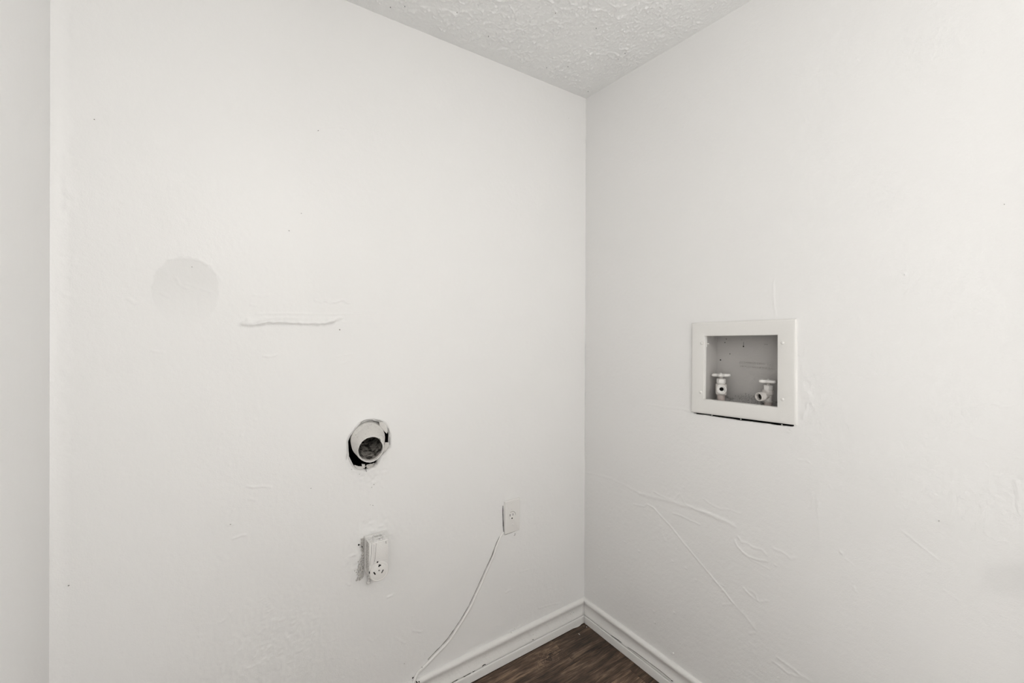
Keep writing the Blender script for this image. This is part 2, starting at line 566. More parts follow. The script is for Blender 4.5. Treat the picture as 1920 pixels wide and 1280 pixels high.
def h_right(U, V):
    h = .0012 * vnoise(U, V, 6, 31) + .0005 * vnoise(U, V, 21, 32) + .00032 * vnoise(U, V, 95, 33) + .00018 * vnoise(U, V, 230, 34)
    for i, (px, wd, hg, rg) in enumerate(right_lines):
        add_line(h, U, V, ru(px), wd * .82, hg * .5, rg, 120 + i)
    # trowelled smear under the diagonal seam
    c = ru([(1300, 990)])[0]
    mk = np.exp(-(((U - c[0]) / .16) ** 2 + ((V - c[1]) / .10) ** 2))
    h += mk * .0016 * vnoise(U * .6, V, 28, 70)
    c = ru([(1860, 900)])[0]
    mk = np.exp(-(((U - c[0]) / .14) ** 2 + ((V - c[1]) / .18) ** 2))
    h += mk * (.0007 * vnoise(U, V, 120, 71) + .0004 * vnoise(U, V, 250, 72))
    c = ru([(1515, 740)])[0]
    mk = np.exp(-(((U - c[0]) / .03) ** 2 + ((V - c[1]) / .10) ** 2))
    h += mk * .0022 * np.clip(vnoise(U, V, 80, 73), -.2, 1)
    g = np.random.default_rng(6)
    spots = [(1142, 988, 2), (1150, 1028, 1.6), (1172, 1016, 2), (1198, 1033, 3), (1286, 1065, 2.4), (1261, 1052, 2.2), (1124, 1065, 2), (1136, 1083, 2),
             (1228, 1167, 2), (1264, 1148, 2), (1226, 1146, 1.8), (1259, 1224, 3), (1454, 1059, 1.8), (1697, 514, 2), (1762, 976, 1.5), (1884, 382, 1.6),
             (1482, 804, 3), (1478, 809, 2.4), (1215, 770, 1.6), (1114, 1111, 2), (1160, 1100, 1.6), (1498, 664, 2), (1578, 1036, 2.4)]
    for px, py, r in spots:
        y, z = ru([(px, py)])[0]
        s = (np.abs(U - y) < .02) & (np.abs(V - z) < .02)
        h[s] += .0022 * np.exp(-((U[s] - y) ** 2 + (V[s] - z) ** 2) / (r * .0013) ** 2)
    for _ in range(110):
        y, z = g.uniform(-1.4, -.02), g.uniform(.12, 2.4)
        if z > 1.25 and g.random() < .7:
            continue
        r = g.uniform(.0015, .003)
        s = (np.abs(U - y) < .01) & (np.abs(V - z) < .01)
        h[s] += g.uniform(.0006, .0016) * np.exp(-((U[s] - y) ** 2 + (V[s] - z) ** 2) / r ** 2)
    return h * np.clip((U + 2.0) / .4, 0, 1)


us = grid(-1.44, 0, .003, (OPEN_R, -2, -1.7, -1.5))
vs = grid(0, H, .003)
wall_right = struct(relief_mesh('wall_right', us, vs, h_right, lambda U, V, h: np.stack([-h, U, V], -1), [hole_r], M_wall))

# ------------------------------------------------------------------ ceiling with sprayed / knocked-down texture


def h_ceil(U, V):
    """heights hang down from the ceiling"""
    fine = np.clip(vnoise(U, V, 120, 41) + .5 * vnoise(U, V, 190, 42), 0, 1)
    mid = vnoise(U, V, 34, 43) + .6 * vnoise(U, V, 70, 44)
    ridg = 1 - np.abs(vnoise(U, V, 30, 46) + .5 * vnoise(U, V, 66, 47)) * 8
    pat = np.clip(vnoise(U, V, 9, 48) + .5 * vnoise(U, V, 19, 49) + .30, 0, .5) * 2
    h = .0030 * fine + .0042 * np.clip(ridg, 0, 1) * pat + .0042 * np.clip(mid - .08, 0, .5) * (.35 + pat)
    g = np.random.default_rng(9)
    uu, vv = U[:, 0], V[0, :]
    for _ in range(5200):
        x, y = g.uniform(-1.15, 0), g.uniform(-1.0, 0)
        r = g.uniform(.0018, .0036)
        i0, i1 = np.searchsorted(uu, (x - .009, x + .009))
        j0, j1 = np.searchsorted(vv, (y - .009, y + .009))
        e_ = g.uniform(.6, 2.2)
        q_ = ((U[i0:i1, j0:j1] - x) * math.sqrt(e_)) ** 2 + ((V[i0:i1, j0:j1] - y) / math.sqrt(e_)) ** 2
        h[i0:i1, j0:j1] += g.uniform(.0012, .0038) * np.exp(-q_ / r ** 2)
    edge = np.minimum(-U, -V)
    h *= np.clip((edge - .004) / .05, .12, 1)
    e2 = (U < -1.25) | (V < -1.05)
    h[e2] = 0
    h[(U > 0) | (V > 0)] = 0
    return h


us = grid(-1.2, 0, .0026, (RX0, -3, XL, -1.5, -1.3, RX1))
vs = grid(-1.02, 0, .0026, (RYF, -4, -3, -2, -1.4, -1.15, .013))
ceiling = struct(relief_mesh('ceiling', us, vs, h_ceil, lambda U, V, h: np.stack([U, V, H - h], -1), [], M_ceil))

# ------------------------------------------------------------------ remaining shell
bm = bmesh.new()
ys = list(np.linspace(0, -.6, 61)) + [-1.2, OPEN_L]
zs = list(np.linspace(0, H, 123))
rr = np.random.default_rng(3)
g = [[bm.verts.new((XL + .0007 * (rr.random() - .5) * (y > -.59 and y < 0), y, z)) for z in zs] for y in ys]
for i in range(len(ys) - 1):
    for j in range(len(zs) - 1):
        bm.faces.new((g[i][j], g[i][j + 1], g[i + 1][j + 1], g[i + 1][j]))
struct(obj('wall_left', bm, M_wall, smooth=True))

# outer room
bm = bmesh.new()
box(bm, (RX0 - .1, RYF - .1, 0), (RX1 + .1, RYF, H))
struct(obj('wall_front', bm, M_wall))
bm = bmesh.new()
box(bm, (RX0 - .1, RYF, 0), (RX0, OPEN_L, H))
struct(obj('wall_far_left', bm, M_wall))
bm = bmesh.new()
box(bm, (RX1, RYF, 0), (RX1 + .1, OPEN_R, H))
struct(obj('wall_far_right', bm, M_wall))
bm = bmesh.new()
box(bm, (RX0, OPEN_L, 0), (XL, OPEN_L + .11, H))
struct(obj('wall_return_left', bm, M_wall))
bm = bmesh.new()
box(bm, (.0, OPEN_R, 0), (RX1, OPEN_R + .11, H))
struct(obj('wall_return_right', bm, M_wall))


def added_window(n, c, wd, ht, ax):  # unseen windows added for the lighting; bare frames on solid wall
    t = bpy.data.objects.new('added_window_%d' % n, None)
    COL.objects.link(t)
    t.location = c
    struct(t)
    bpy.context.view_layer.update()
    for nm, parts in (('added_window_frame', ((-wd / 2 - .06, -ht / 2 - .06, wd / 2 + .06, -ht / 2), (-wd / 2 - .06, ht / 2, wd / 2 + .06, ht / 2 + .06))), ('added_window_frame', ((-wd / 2 - .06, -ht / 2, -wd / 2, ht / 2),)),
                      ('added_window_frame', ((wd / 2, -ht / 2, wd / 2 + .06, ht / 2),))):
        for (u0_, v0_, u1_, v1_) in parts:
            bm = bmesh.new()
            a_ = (u0_, -.02, v0_) if ax == 'x' else (-.02, u0_, v0_)
            b_ = (u1_, .03, v1_) if ax == 'x' else (.03, u1_, v1_)
            box(bm, [c[i] + a_[i] for i in range(3)], [c[i] + b_[i] for i in range(3)])
            o = obj(nm, bm, M_trim)
            o.parent = t
            o.matrix_parent_inverse = t.matrix_world.inverted()


added_window(1, (-.9, RYF, 1.35), 2.4, 1.9, 'x')
added_window(2, (RX0, -3.6, 1.30), 2.0, 1.8, 'y')
added_window(3, (RX1, -3.9, 1.30), 1.8, 1.8, 'y')


def adopt(o, root):
    o.parent = root
    o.matrix_parent_inverse = root.matrix_world.inverted()
    return o


# dark void behind the wallboard of the back wall and around the recessed box
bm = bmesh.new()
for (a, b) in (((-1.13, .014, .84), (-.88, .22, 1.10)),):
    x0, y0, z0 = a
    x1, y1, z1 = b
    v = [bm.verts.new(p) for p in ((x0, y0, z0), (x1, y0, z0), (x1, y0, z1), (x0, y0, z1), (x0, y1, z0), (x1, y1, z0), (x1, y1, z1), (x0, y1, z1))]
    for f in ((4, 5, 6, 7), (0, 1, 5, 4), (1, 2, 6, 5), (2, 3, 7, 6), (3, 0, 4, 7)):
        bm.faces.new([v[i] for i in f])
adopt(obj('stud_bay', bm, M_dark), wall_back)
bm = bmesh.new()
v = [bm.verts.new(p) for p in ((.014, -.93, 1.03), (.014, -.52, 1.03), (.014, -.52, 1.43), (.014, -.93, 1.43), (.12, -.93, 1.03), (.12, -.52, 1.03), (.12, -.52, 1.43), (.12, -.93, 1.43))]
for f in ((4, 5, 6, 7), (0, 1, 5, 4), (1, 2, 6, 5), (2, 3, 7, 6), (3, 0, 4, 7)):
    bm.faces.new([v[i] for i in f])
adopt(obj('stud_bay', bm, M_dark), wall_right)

# matte touched-up patch in the back wall's paint, crisp along its upper edge and feathered out below
def touched_up(cx, cz, rx, rz):
    m = M_wall.copy()
    m.name = 'wall_paint_touched_up'
    L = m.node_tree.links
    b = m.node_tree.nodes['Principled BSDF']
    tc = nd(m, 'ShaderNodeTexCoord')

    def mth(op, a_, b_=None, c_=None, clamp=False):
        n_ = nd(m, 'ShaderNodeMath', operation=op)
        n_.use_clamp = clamp
        for i_, v_ in enumerate((a_, b_, c_)):
            if v_ is None:
                continue
            if isinstance(v_, (int, float)):
                n_.inputs[i_].default_value = v_
            else:
                L.new(v_, n_.inputs[i_])
        return n_.outputs[0]
    sp = nd(m, 'ShaderNodeSeparateXYZ')
    L.new(tc.outputs['Object'], sp.inputs[0])
    u = mth('DIVIDE', mth('SUBTRACT', sp.outputs[0], cx), rx)
    v = mth('DIVIDE', mth('SUBTRACT', sp.outputs[2], cz), rz)
    n = nd(m, 'ShaderNodeTexNoise', Scale=45., Detail=3)
    L.new(tc.outputs['Object'], n.inputs['Vector'])
    d = mth('ADD', mth('SQRT', mth('ADD', mth('MULTIPLY', u, u), mth('MULTIPLY', v, v))), mth('MULTIPLY', mth('SUBTRACT', n.outputs['Fac'], .5), .22))
    k = mth('MULTIPLY', mth('DIVIDE', mth('SUBTRACT', 1., d), .04, clamp=True), mth('MULTIPLY_ADD', v, .7, .75, clamp=True))
    L.new(mth('MULTIPLY_ADD', k, .30, .32), b.inputs['Roughness'])
    L.new(mth('MULTIPLY_ADD', k, -.30, .46), b.inputs['Specular IOR Level'])
    src = b.inputs['Base Color'].links[0].from_socket
    mx = nd(m, 'ShaderNodeMix', data_type='RGBA', blend_type='MULTIPLY')
    mx.inputs['B'].default_value = (.955, .955, .953, 1)  # base colour darkened as well, painting in the patch's weaker sheen
    L.new(k, mx.inputs['Factor'])
    L.new(src, mx.inputs['A'])
    L.new(mx.outputs['Result'], b.inputs['Base Color'])
    return m


c_, e_ = on_back(350, 545), on_back(412, 484)
wall_back.data.materials[0] = touched_up(float(c_[0]), float(c_[2]), float(e_[0] - c_[0]), float(e_[2] - c_[2]))

# tiny pits and dark specks in the paint
def specks(wall, fn, items, name='paint_pit'):
    for px, py, a, b, ang in items:
        p = Vector(fn(px, py))
        bm = bmesh.new()
        n = 8
        out = Vector((0, -1, 0)) if fn is on_back else Vector((-1, 0, 0))
        s = Vector((1, 0, 0)) if fn is on_back else Vector((0, -1, 0))
        ring = []
        for k in range(n):
            t = 2 * math.pi * k / n
            u_, v_ = .75 * a * math.cos(t), .75 * b * math.sin(t) * (1 + .3 * math.sin(3 * t + px))
            c_, s_ = math.cos(ang), math.sin(ang)
            ring.append(p + s * (u_ * c_ - v_ * s_) + Vector((0, 0, 1)) * (u_ * s_ + v_ * c_))
        loft(bm, [[q + out * .0006 for q in ring], [p + (q - p) * .7 + out * .0026 for q in ring]], False, True)
        adopt(obj(name, bm, M_pit, smooth=True), wall)


M_seam = painted('seam_grime_and_shade', (.22, .21, .195), .85, .1)
M_pit = mat('pit_grime', (.15, .14, .13), .9, .1)
specks(wall_back, on_back, [(177, 224, .0016, .0012, .3), (596.5, 245, .0028, .0012, .7), (542, 432.5, .0022, .0014, -.2), (637, 618, .0028, .0020, -.6),
                            (129, 1097, .0024, .0012, .1), (1066, 222, .001, .001, 0), (701, 908, .002, .001, .9), (697, 913, .0012, .0014, .3), (699, 947, .0022, .001, -.4),
                            (694, 946, .001, .001, 0), (360, 500.5, .0022, .0008, -.2), (583, 915, .0018, .0009, .2), (432, 982.5, .003, .0008, -.1), (565, 400, .0016, .0012, 0),
                            (1037, 1187, .001, .001, 0), (758, 1243, .0016, .001, -.6)])
specks(wall_right, on_right, [(1761, 976, .001, .0014, 0), (1883, 383, .0008, .0012, 0), (1696, 515, .0012, .0008, 0), (1172, 1016, .001, .001, 0), (1229, 1168, .0012, .0012, 0)])
def on_ceil(px, py):
    d = ray(px, py)
    return CAM + d * ((H - CAM[2]) / d[2])


for px, py in ((732, 12.5), (857, 22), (1041.5, 23), (1118, 52), (1172, 99), (1102.7, 170.5), (828, 57), (1159, 109), (1230, 127), (1065, 124), (1025, 126),
               (759, 11), (916, 67)):
    if py > 400:
        continue
    p = Vector(on_ceil(px, py))
    bm = bmesh.new()
    a = random.uniform(.0009, .0016)
    ring = [p + Vector((a * math.cos(t) * 1.2, a * math.sin(t), 0)) for t in [2 * math.pi * k / 7 for k in range(7)]]
    loft(bm, [[q + Vector((0, 0, -.0010)) for q in ring], [p + (q - p) * .7 + Vector((0, 0, -.0042)) for q in ring]], False, True)
    adopt(obj('ceiling_pit', bm, M_pit, smooth=True), ceiling)

# ------------------------------------------------------------------ floor: vinyl planks, one object each
def wood():
    m = mat('walnut_plank', (.1, .06, .04), .42, .35)
    L = m.node_tree.links
    b = m.node_tree.nodes['Principled BSDF']
    tc = nd(m, 'ShaderNodeTexCoord')
    oi = nd(m, 'ShaderNodeObjectInfo')
    off = nd(m, 'ShaderNodeVectorMath', operation='SCALE')
    off.inputs[0].default_value = (3.1, 17.3, 5.7)
    L.new(oi.outputs['Random'], off.inputs['Scale'])
    ad = nd(m, 'ShaderNodeVectorMath', operation='ADD')
    L.new(tc.outputs['Object'], ad.inputs[0])
    L.new(off.outputs[0], ad.inputs[1])
    # knots bend the grain
    # warped coordinate: long grain flowing round knots
    kn = nd(m, 'ShaderNodeTexNoise', Scale=1., Detail=2, Roughness=.5)
    k = nd(m, 'ShaderNodeMapping')
    k.inputs['Scale'].default_value = (5, 11, 1)
    L.new(ad.outputs[0], k.inputs[0])
    L.new(k.outputs[0], kn.inputs['Vector'])
    wsc = nd(m, 'ShaderNodeMath', operation='MULTIPLY')
    wsc.inputs[1].default_value = .035
    L.new(kn.outputs['Fac'], wsc.inputs[0])
    cmb = nd(m, 'ShaderNodeCombineXYZ')
    L.new(wsc.outputs[0], cmb.inputs[1])
    wv = nd(m, 'ShaderNodeVectorMath', operation='ADD')
    L.new(ad.outputs[0], wv.inputs[0])
    L.new(cmb.outputs[0], wv.inputs[1])
    mp = nd(m, 'ShaderNodeMapping')
    mp.inputs['Scale'].default_value = (16, 420, 1)
    L.new(wv.outputs[0], mp.inputs[0])
    fine = nd(m, 'ShaderNodeTexNoise', Scale=1., Detail=5, Roughness=.7, Distortion=.3)
    L.new(mp.outputs[0], fine.inputs['Vector'])
    mp2 = nd(m, 'ShaderNodeMapping')
    mp2.inputs['Scale'].default_value = (7, 75, 1)
    L.new(wv.outputs[0], mp2.inputs[0])
    mid = nd(m, 'ShaderNodeTexNoise', Scale=1., Detail=4, Roughness=.6)
    L.new(mp2.outputs[0], mid.inputs['Vector'])
    mp3 = nd(m, 'ShaderNodeMapping')
    mp3.inputs['Scale'].default_value = (6, 13, 1)
    L.new(ad.outputs[0], mp3.inputs[0])
    big = nd(m, 'ShaderNodeTexNoise', Scale=1., Detail=3, Roughness=.55)
    L.new(mp3.outputs[0], big.inputs['Vector'])
    s1 = nd(m, 'ShaderNodeMath', operation='MULTIPLY_ADD')
    s1.inputs[1].default_value = .75
    L.new(mid.outputs['Fac'], s1.inputs[0])
    L.new(fine.outputs['Fac'], s1.inputs[2])
    s2 = nd(m, 'ShaderNodeMath', operation='MULTIPLY_ADD')
    s2.inputs[1].default_value = .55
    L.new(big.outputs['Fac'], s2.inputs[0])
    L.new(s1.outputs[0], s2.inputs[2])
    rp = nd(m, 'ShaderNodeValToRGB')
    # a knot with its rings, where the plank has one
    kat = nd(m, 'ShaderNodeAttribute', attribute_name='knot', attribute_type='OBJECT')
    df = nd(m, 'ShaderNodeVectorMath', operation='SUBTRACT')
    L.new(tc.outputs['Object'], df.inputs[0])
    L.new(kat.outputs['Vector'], df.inputs[1])
    nz = nd(m, 'ShaderNodeTexNoise', Scale=28., Detail=2)
    L.new(tc.outputs['Object'], nz.inputs['Vector'])
    nsc = nd(m, 'ShaderNodeVectorMath', operation='MULTIPLY_ADD')
    nsc.inputs[1].default_value = (.13, .07, 0)
    nsc.inputs[2].default_value = (-.065, -.035, 0)
    L.new(nz.outputs['Color'], nsc.inputs[0])
    df2 = nd(m, 'ShaderNodeVectorMath', operation='ADD')
    L.new(df.outputs[0], df2.inputs[0])
    L.new(nsc.outputs[0], df2.inputs[1])
    st = nd(m, 'ShaderNodeVectorMath', operation='MULTIPLY')
    st.inputs[1].default_value = (1, 1.9, 0)
    L.new(df2.outputs[0], st.inputs[0])
    ln = nd(m, 'ShaderNodeVectorMath', operation='LENGTH')
    L.new(st.outputs[0], ln.inputs[0])

    def mth(op, a_, b_=None):
        n_ = nd(m, 'ShaderNodeMath', operation=op)
        for i_, v_ in enumerate((a_, b_)):
            if v_ is None:
                continue
            if isinstance(v_, (int, float)):
                n_.inputs[i_].default_value = v_
            else:
                L.new(v_, n_.inputs[i_])
        return n_.outputs[0]
    q_ = mth('DIVIDE', ln.outputs['Value'], .055)
    gz = mth('EXPONENT', mth('MULTIPLY', mth('MULTIPLY', q_, q_), -1.))
    ring_ = mth('MULTIPLY', mth('MULTIPLY', mth('SINE', mth('MULTIPLY', ln.outputs['Value'], 330.)), gz), .13)
    q2 = mth('DIVIDE', ln.outputs['Value'], .013)
    core = mth('MULTIPLY', mth('EXPONENT', mth('MULTIPLY', mth('MULTIPLY', q2, q2), -1.)), -.26)
    tot = mth('ADD', mth('ADD', s2.outputs[0], ring_), core)
    nrm_ = nd(m, 'ShaderNodeMapRange')
    nrm_.inputs['From Min'].default_value = .90
    nrm_.inputs['From Max'].default_value = 1.36
    L.new(tot, nrm_.inputs['Value'])
    e = rp.color_ramp.elements
    e[0].position, e[0].color = .08, (.018, .011, .008, 1)
    e[1].position, e[1].color = .95, (.24, .160, .105, 1)
    x = rp.color_ramp.elements.new(.42)
    x.color = (.062, .039, .026, 1)
    x = rp.color_ramp.elements.new(.72)
    x.color = (.115, .074, .050, 1)
    L.new(nrm_.outputs['Result'], rp.inputs[0])
    hv = nd(m, 'ShaderNodeHueSaturation')
    at = nd(m, 'ShaderNodeAttribute', attribute_name='tone', attribute_type='OBJECT')
    L.new(at.outputs['Fac'], hv.inputs['Value'])
    hv.inputs['Saturation'].default_value = 1.
    L.new(rp.outputs[0], hv.inputs['Color'])
    L.new(hv.outputs[0], b.inputs['Base Color'])
    bp = nd(m, 'ShaderNodeBump', Strength=.5, Distance=.0008)
    L.new(fine.outputs['Fac'], bp.inputs['Height'])
    L.new(bp.outputs[0], b.inputs['Normal'])
    return m


M_wood = wood()
M_sub = mat('subfloor', (.03, .02, .015), .9, .1)
bm = bmesh.new()
box(bm, (RX0 - .1, RYF - .1, -.05), (RX1 + .1, .1, -.0035))
floor = struct(obj('floor', bm, M_sub))
bm = bmesh.new()
box(bm, (RX0, RYF, -.0035), (RX1, -1.63, .004))
adopt(obj('bounce_floor', bm, mat('pale_bounce_floor', (.66, .65, .63), .95, .1)), floor)  # unseen pale floor added to bounce light up to the ceiling
PW, PL = .152, 1.21
row, ytop = 0, -.168 + PW
k = 0
while ytop > -1.6:
    x = {0: -.211, 1: .32, 2: -.055, 3: -.60}.get(row, -.211 - random.random() * PL)
    while x < 0.02:
        x += PL
    while x > XL:
        x0, x1 = max(x - PL, XL), min(x, .005)
        if x1 - x0 > .02:
            bm = bmesh.new()
            L_, W_ = (x1 - x0) / 2 - .0003, PW / 2 - .0003
            box(bm, (-L_, -W_, -.0035), (L_, W_, 0), .0009, 1)
            o = obj('plank', bm, M_wood)
            o.location = ((x0 + x1) / 2, ytop - PW / 2, 0)
            o['tone'] = {(0, 1): 1.12, (0, 0): .86, (1, 0): .98, (1, 1): .95, (2, 1): 1.35, (2, 0): .85}.get((row, int(x1 < -.03 or x1 - x0 > 1.)), random.uniform(.8, 1.2))
            kx = {(0, 0): (-.285, -.085)}.get((row, 0 if x1 < -.2 or row == 2 else 1), (50., 50.))
            o['knot'] = (kx[0] - o.location.x, kx[1] - o.location.y, 0.)
            o.parent = floor
            k += 1
        x -= PL
    ytop -= PW
    row += 1

# ------------------------------------------------------------------ baseboards with a flat shoe strip
BT = .016
prof = [(0, .1090), (.0045, .1085), (.0095, .1055), (.0130, .1005), (.0140, .0955), (.0122, .0895), (.0090, .0825), (.0078, .0740), (.0082, .0650), (.0102, .0560),
        (.0128, .0480), (.0145, .0425), (.0148, .0395), (.0135, .0378), (.0100, .0368), (.0, .0368)]
shoe = [(0, .0352), (.0100, .0352), (.0142, .0350), (.0157, .0335), (.0160, .0300), (.0160, .0022), (.0150, .0016), (0, .0016)]


def board(name, axis, pr, y_end, mtr, wob):
    bm = bmesh.new()
    n = 90
    rings = []
    for i in range(n + 1):
        t = i / n
        rg = []
        for d, z in pr:
            s = -d + t ** 1.0 * (y_end + d)
            wv = wob * (math.sin(i * .9) + math.sin(i * 2.1 + z * 50)) * (1 if d > .002 else 0)
            q = (s, -d - wv, z + wv * .6) if axis == 'x' else (-d - wv, s, z + wv * .6)
            rg.append(q)
        rings.append(rg)
    loft(bm, rings, True, True)
    return obj(name, bm, mtr, smooth=50)


bb = struct(board('baseboard_back', 'x', prof, XL + .001, M_trim, .00022))
adopt(board('shoe_molding', 'x', shoe, XL + .001, M_trim, .0001), bb)
br = struct(board('baseboard_right', 'y', prof, -1.40, M_trim, .00022))
adopt(board('shoe_molding', 'y', shoe, -1.40, M_trim, .0001), br)


def crack(parent, fn, pts, wd, name='crack_and_shade', m=None, lift=.0004, jit=.35, seed=0):
    """thin irregular open crack: a narrow dark sliver with a little body"""
    bm = bmesh.new()
    g = random.Random(seed)
    P = [Vector(p) for p in fn(pts)]
    P = [Vector(q) for q in spline(P, 4)]
    nrm = Vector((0, -1, 0)) if parent in (wall_back, bb) else Vector((-1, 0, 0))
    A, B_ = [], []
    for i, p in enumerate(P):
        t = (P[min(i + 1, len(P) - 1)] - P[max(i - 1, 0)]).normalized()
        s = t.cross(nrm).normalized()
        f = .12 if i in (0, len(P) - 1) else 1
        w_ = wd * f * (1 + jit * (g.random() * 2 - 1))
        A.append(p + s * w_ + nrm * lift)
        B_.append(p - s * w_ + nrm * lift)
    loft(bm, [[a, b, b - nrm * .002, a - nrm * .002] for a, b in zip(A, B_)], True, True)
    return adopt(obj(name, bm, m or M_cavity), parent)


def fb(off, z=None):
    def f(pts):
        return [on_back(px, py, off) for px, py in pts]
    return f


def fr(off):
    def f(pts):
        return [on_right(px, py, -off) for px, py in pts]
    return f


for i, (a, pts, wd) in enumerate(((0, [(774 + 1030 / 9.6 - 34, 1280), (853, 1276.5), (859, 1273.5)], .0011), (0, [(869, 1269), (876, 1265), (883, 1261.5)], .0009),
                                  (0, [(886, 1259.5), (891, 1257)], .0013), (0, [(904, 1249), (908, 1246), (911, 1245.5)], .0014),
                                  (0, [(998, 1199.5), (1001, 1198)], .0005))):
    crack(bb, fb(.0153), pts, wd * .7, seed=i)
for i, (pts, wd) in enumerate((([(1145, 1190), (1155, 1197), (1166, 1205)], .0010), ([(1176, 1212.5), (1186, 1219), (1200, 1229), (1216, 1241)], .0008),
                               ([(1216, 1241), (1240, 1259), (1258, 1274)], .0006), ([(1258, 1275), (1262, 1277)], .0012),
                               ([(1157, 1208), (1158.5, 1209)], .0010), ([(1168, 1213), (1169.5, 1215)], .0015), ([(1229, 1268), (1232, 1270)], .0012))):
    crack(br, fr(.0153), pts, wd * .6, m=M_seam if i in (1, 2) else None, seed=20 + i)
crack(br, fr(.0163), [(1092.6, 1154), (1092.6, 1158)], .0011, seed=31)
crack(br, fr(.0163), [(1092.4, 1162), (1092.2, 1168)], .0014, seed=32)
# bead of old caulk where the shoe meets the floor near the corner
bm = bmesh.new()
pts = [on_back(px, py, .0165) for px, py in ((1091, 1168), (1087, 1172), (1083, 1174), (1078, 1176), (1072, 1178.5))]
for p in pts:
    p[2] = max(p[2], .001)
tube(bm, pts, [.0008, .0018, .0026, .0018, .0008], 8)
adopt(obj('caulk_bead', bm, M_trim, smooth=True), bb)
# paint lumps on the boards
for par, fnn, items in ((bb, on_back, [(1070, 1149.5, 3.2), (1076, 1147.5, 2.6), (960, 1185, 3), (966, 1178, 3.2), (1000, 1209 - 20, 2), (1026, 1172, 2)]),
                        (br, on_right, [(1237, 1228, 3.4), (1240, 1236, 3), (1182, 1188, 2), (1262, 1224, 2.6)])):
    for px, py, r in items:
        p = Vector(fnn(px, py, .0095 if fnn is on_back else -.0095))
        bm = bmesh.new()
        lathe(bm, p, (0, -1, .3) if fnn is on_back else (-1, 0, .3), [(-.002, r * .0010), (.0004, r * .00095), (.0014, r * .0006), (.0018, r * .0002)], 10)
        adopt(obj('paint_lump', bm, M_trim, smooth=True), par)

# ------------------------------------------------------------------ dryer vent pipe
c1 = on_back(690, 823.5)
c2 = on_back(695.2, 842, .052)
c1 = Vector(c1)
c2 = Vector(c2)
vent = thing('vent_pipe', 'round painted dryer vent pipe sticking out of a ragged hole in the left wall', 'pipe', (c1.x, 0.0, c1.z))


def vring(t, r, n=56, wob=0., dy=None):
    c = c1.lerp(c2, t)
    out = []
    for k in range(n):
        a = 2 * math.pi * k / n
        notch = 0.
        if dy is not None:
            q = math.exp(-(((a - math.radians(38) + math.pi) % (2 * math.pi) - math.pi) / .28) ** 2)
            notch = dy * q
        rr_ = r * (1 + wob * math.sin(5 * a + t * 9) + .5 * wob * math.sin(11 * a))
        out.append(Vector((c.x + rr_ * math.cos(a), c.y + notch, c.z + rr_ * math.sin(a) * 1.0)))
    return out


bm = bmesh.new()
P = [(-.9, .0562, 0), (-.25, .0560, 0), (-.02, .0560, 0), (.02, .0568, 0), (.06, .0556, 0), (.10, .0566, 0), (.14, .0548, 0), (.19, .0556, 0), (.24, .0536, 0), (.29, .0543, 0), (.34, .0522, 0), (.39, .0528, 0),
     (.44, .0508, 0), (.49, .0513, 0), (.54, .0492, 0), (.60, .0496, 0), (.66, .0475, 0), (.73, .0477, .002), (.80, .0452, .004), (.87, .0450, .007), (.94, .0428, .009), (1.0, .0418, .012), (1.0, .0398, .012), (.93, .0390, .007), (.75, .0400, 0), (.3, .0430, 0)]
loft(bm, [vring(t, r, 56, .006, d if d else None) for t, r, d in P])
adopt(obj('pipe', bm, M_duct, smooth=45), vent)
bm = bmesh.new()
loft(bm, [vring(t, r, 56, .006) for t, r in ((.86, .0388), (.5, .0402), (0, .043), (-1, .048), (-2.2, .05))], False, True)
adopt(obj('pipe_lining', bm, M_duct_in, smooth=True), vent)
# worn lip of lighter paint round the mouth
bm = bmesh.new()
ring = vring(1.005, .0408, 56, .008)
for a0, a1, r in ((185, 395, .0013), (75, 178, .0010)):
    pts = [ring[int(round(k / 360 * 56)) % 56] for k in range(a0, a1, 7)]
    n = len(pts)
    tube(bm, pts, [r * (.4 + .8 * math.sin(math.pi * (i + .5) / n) + .25 * math.sin(i * 2.3)) for i in range(n)], 8)
adopt(obj('rim', bm, M_lightpaint, smooth=True), vent)


def slab(pts_px, off0, off1, name, m, parent, seed=0):
    bm = bmesh.new()
    n = len(pts_px)
    rings = [[Vector(on_back(px, py, off1 - .003)) for px, py in pts_px], [Vector(on_back(px, py, off1)) for px, py in pts_px]]
    cen = sum(rings[1], Vector()) / n
    rings.append([cen + (p - cen) * .8 + Vector((0, -.0015, 0)) for p in rings[1]])
    rings = [[Vector(on_back(px, py, off0)) for px, py in pts_px]] + rings
    loft(bm, rings, True, True)
    return adopt(obj(name, bm, m, smooth=35), parent)


slab([(710.5, 791), (716, 790), (722, 794), (725.5, 800), (727, 808), (725.5, 813), (721, 809), (716, 803.5), (712, 798.5)], -.02, -.002, 'torn_flap', M_duct, vent)
slab([(713, 803), (717, 806), (721, 812), (722, 820), (720, 828), (716.5, 822), (713.5, 812)], -.02, .004, 'torn_flap', M_duct, vent)
slab([(722, 829), (728.5, 829), (729.5, 838), (725, 843), (719, 847), (714, 853), (709, 856.5), (712, 850), (717, 843), (720, 836)], -.02, .001, 'torn_flap', M_duct, vent)
slab([(664, 871), (672, 873.5), (682, 874), (681, 878.5), (676, 880.5), (668, 879)], -.015, .001, 'caulk_lump', M_lightpaint, vent)
slab([(687, 871), (695, 869), (701, 870), (699, 874.5), (692, 878), (687, 876)], -.015, .002, 'caulk_lump', M_rubble, vent)
slab([(678, 869), (684.5, 870), (684, 878), (679, 876.5)], -.018, -.001, 'caulk_lump', M_lightpaint, vent)
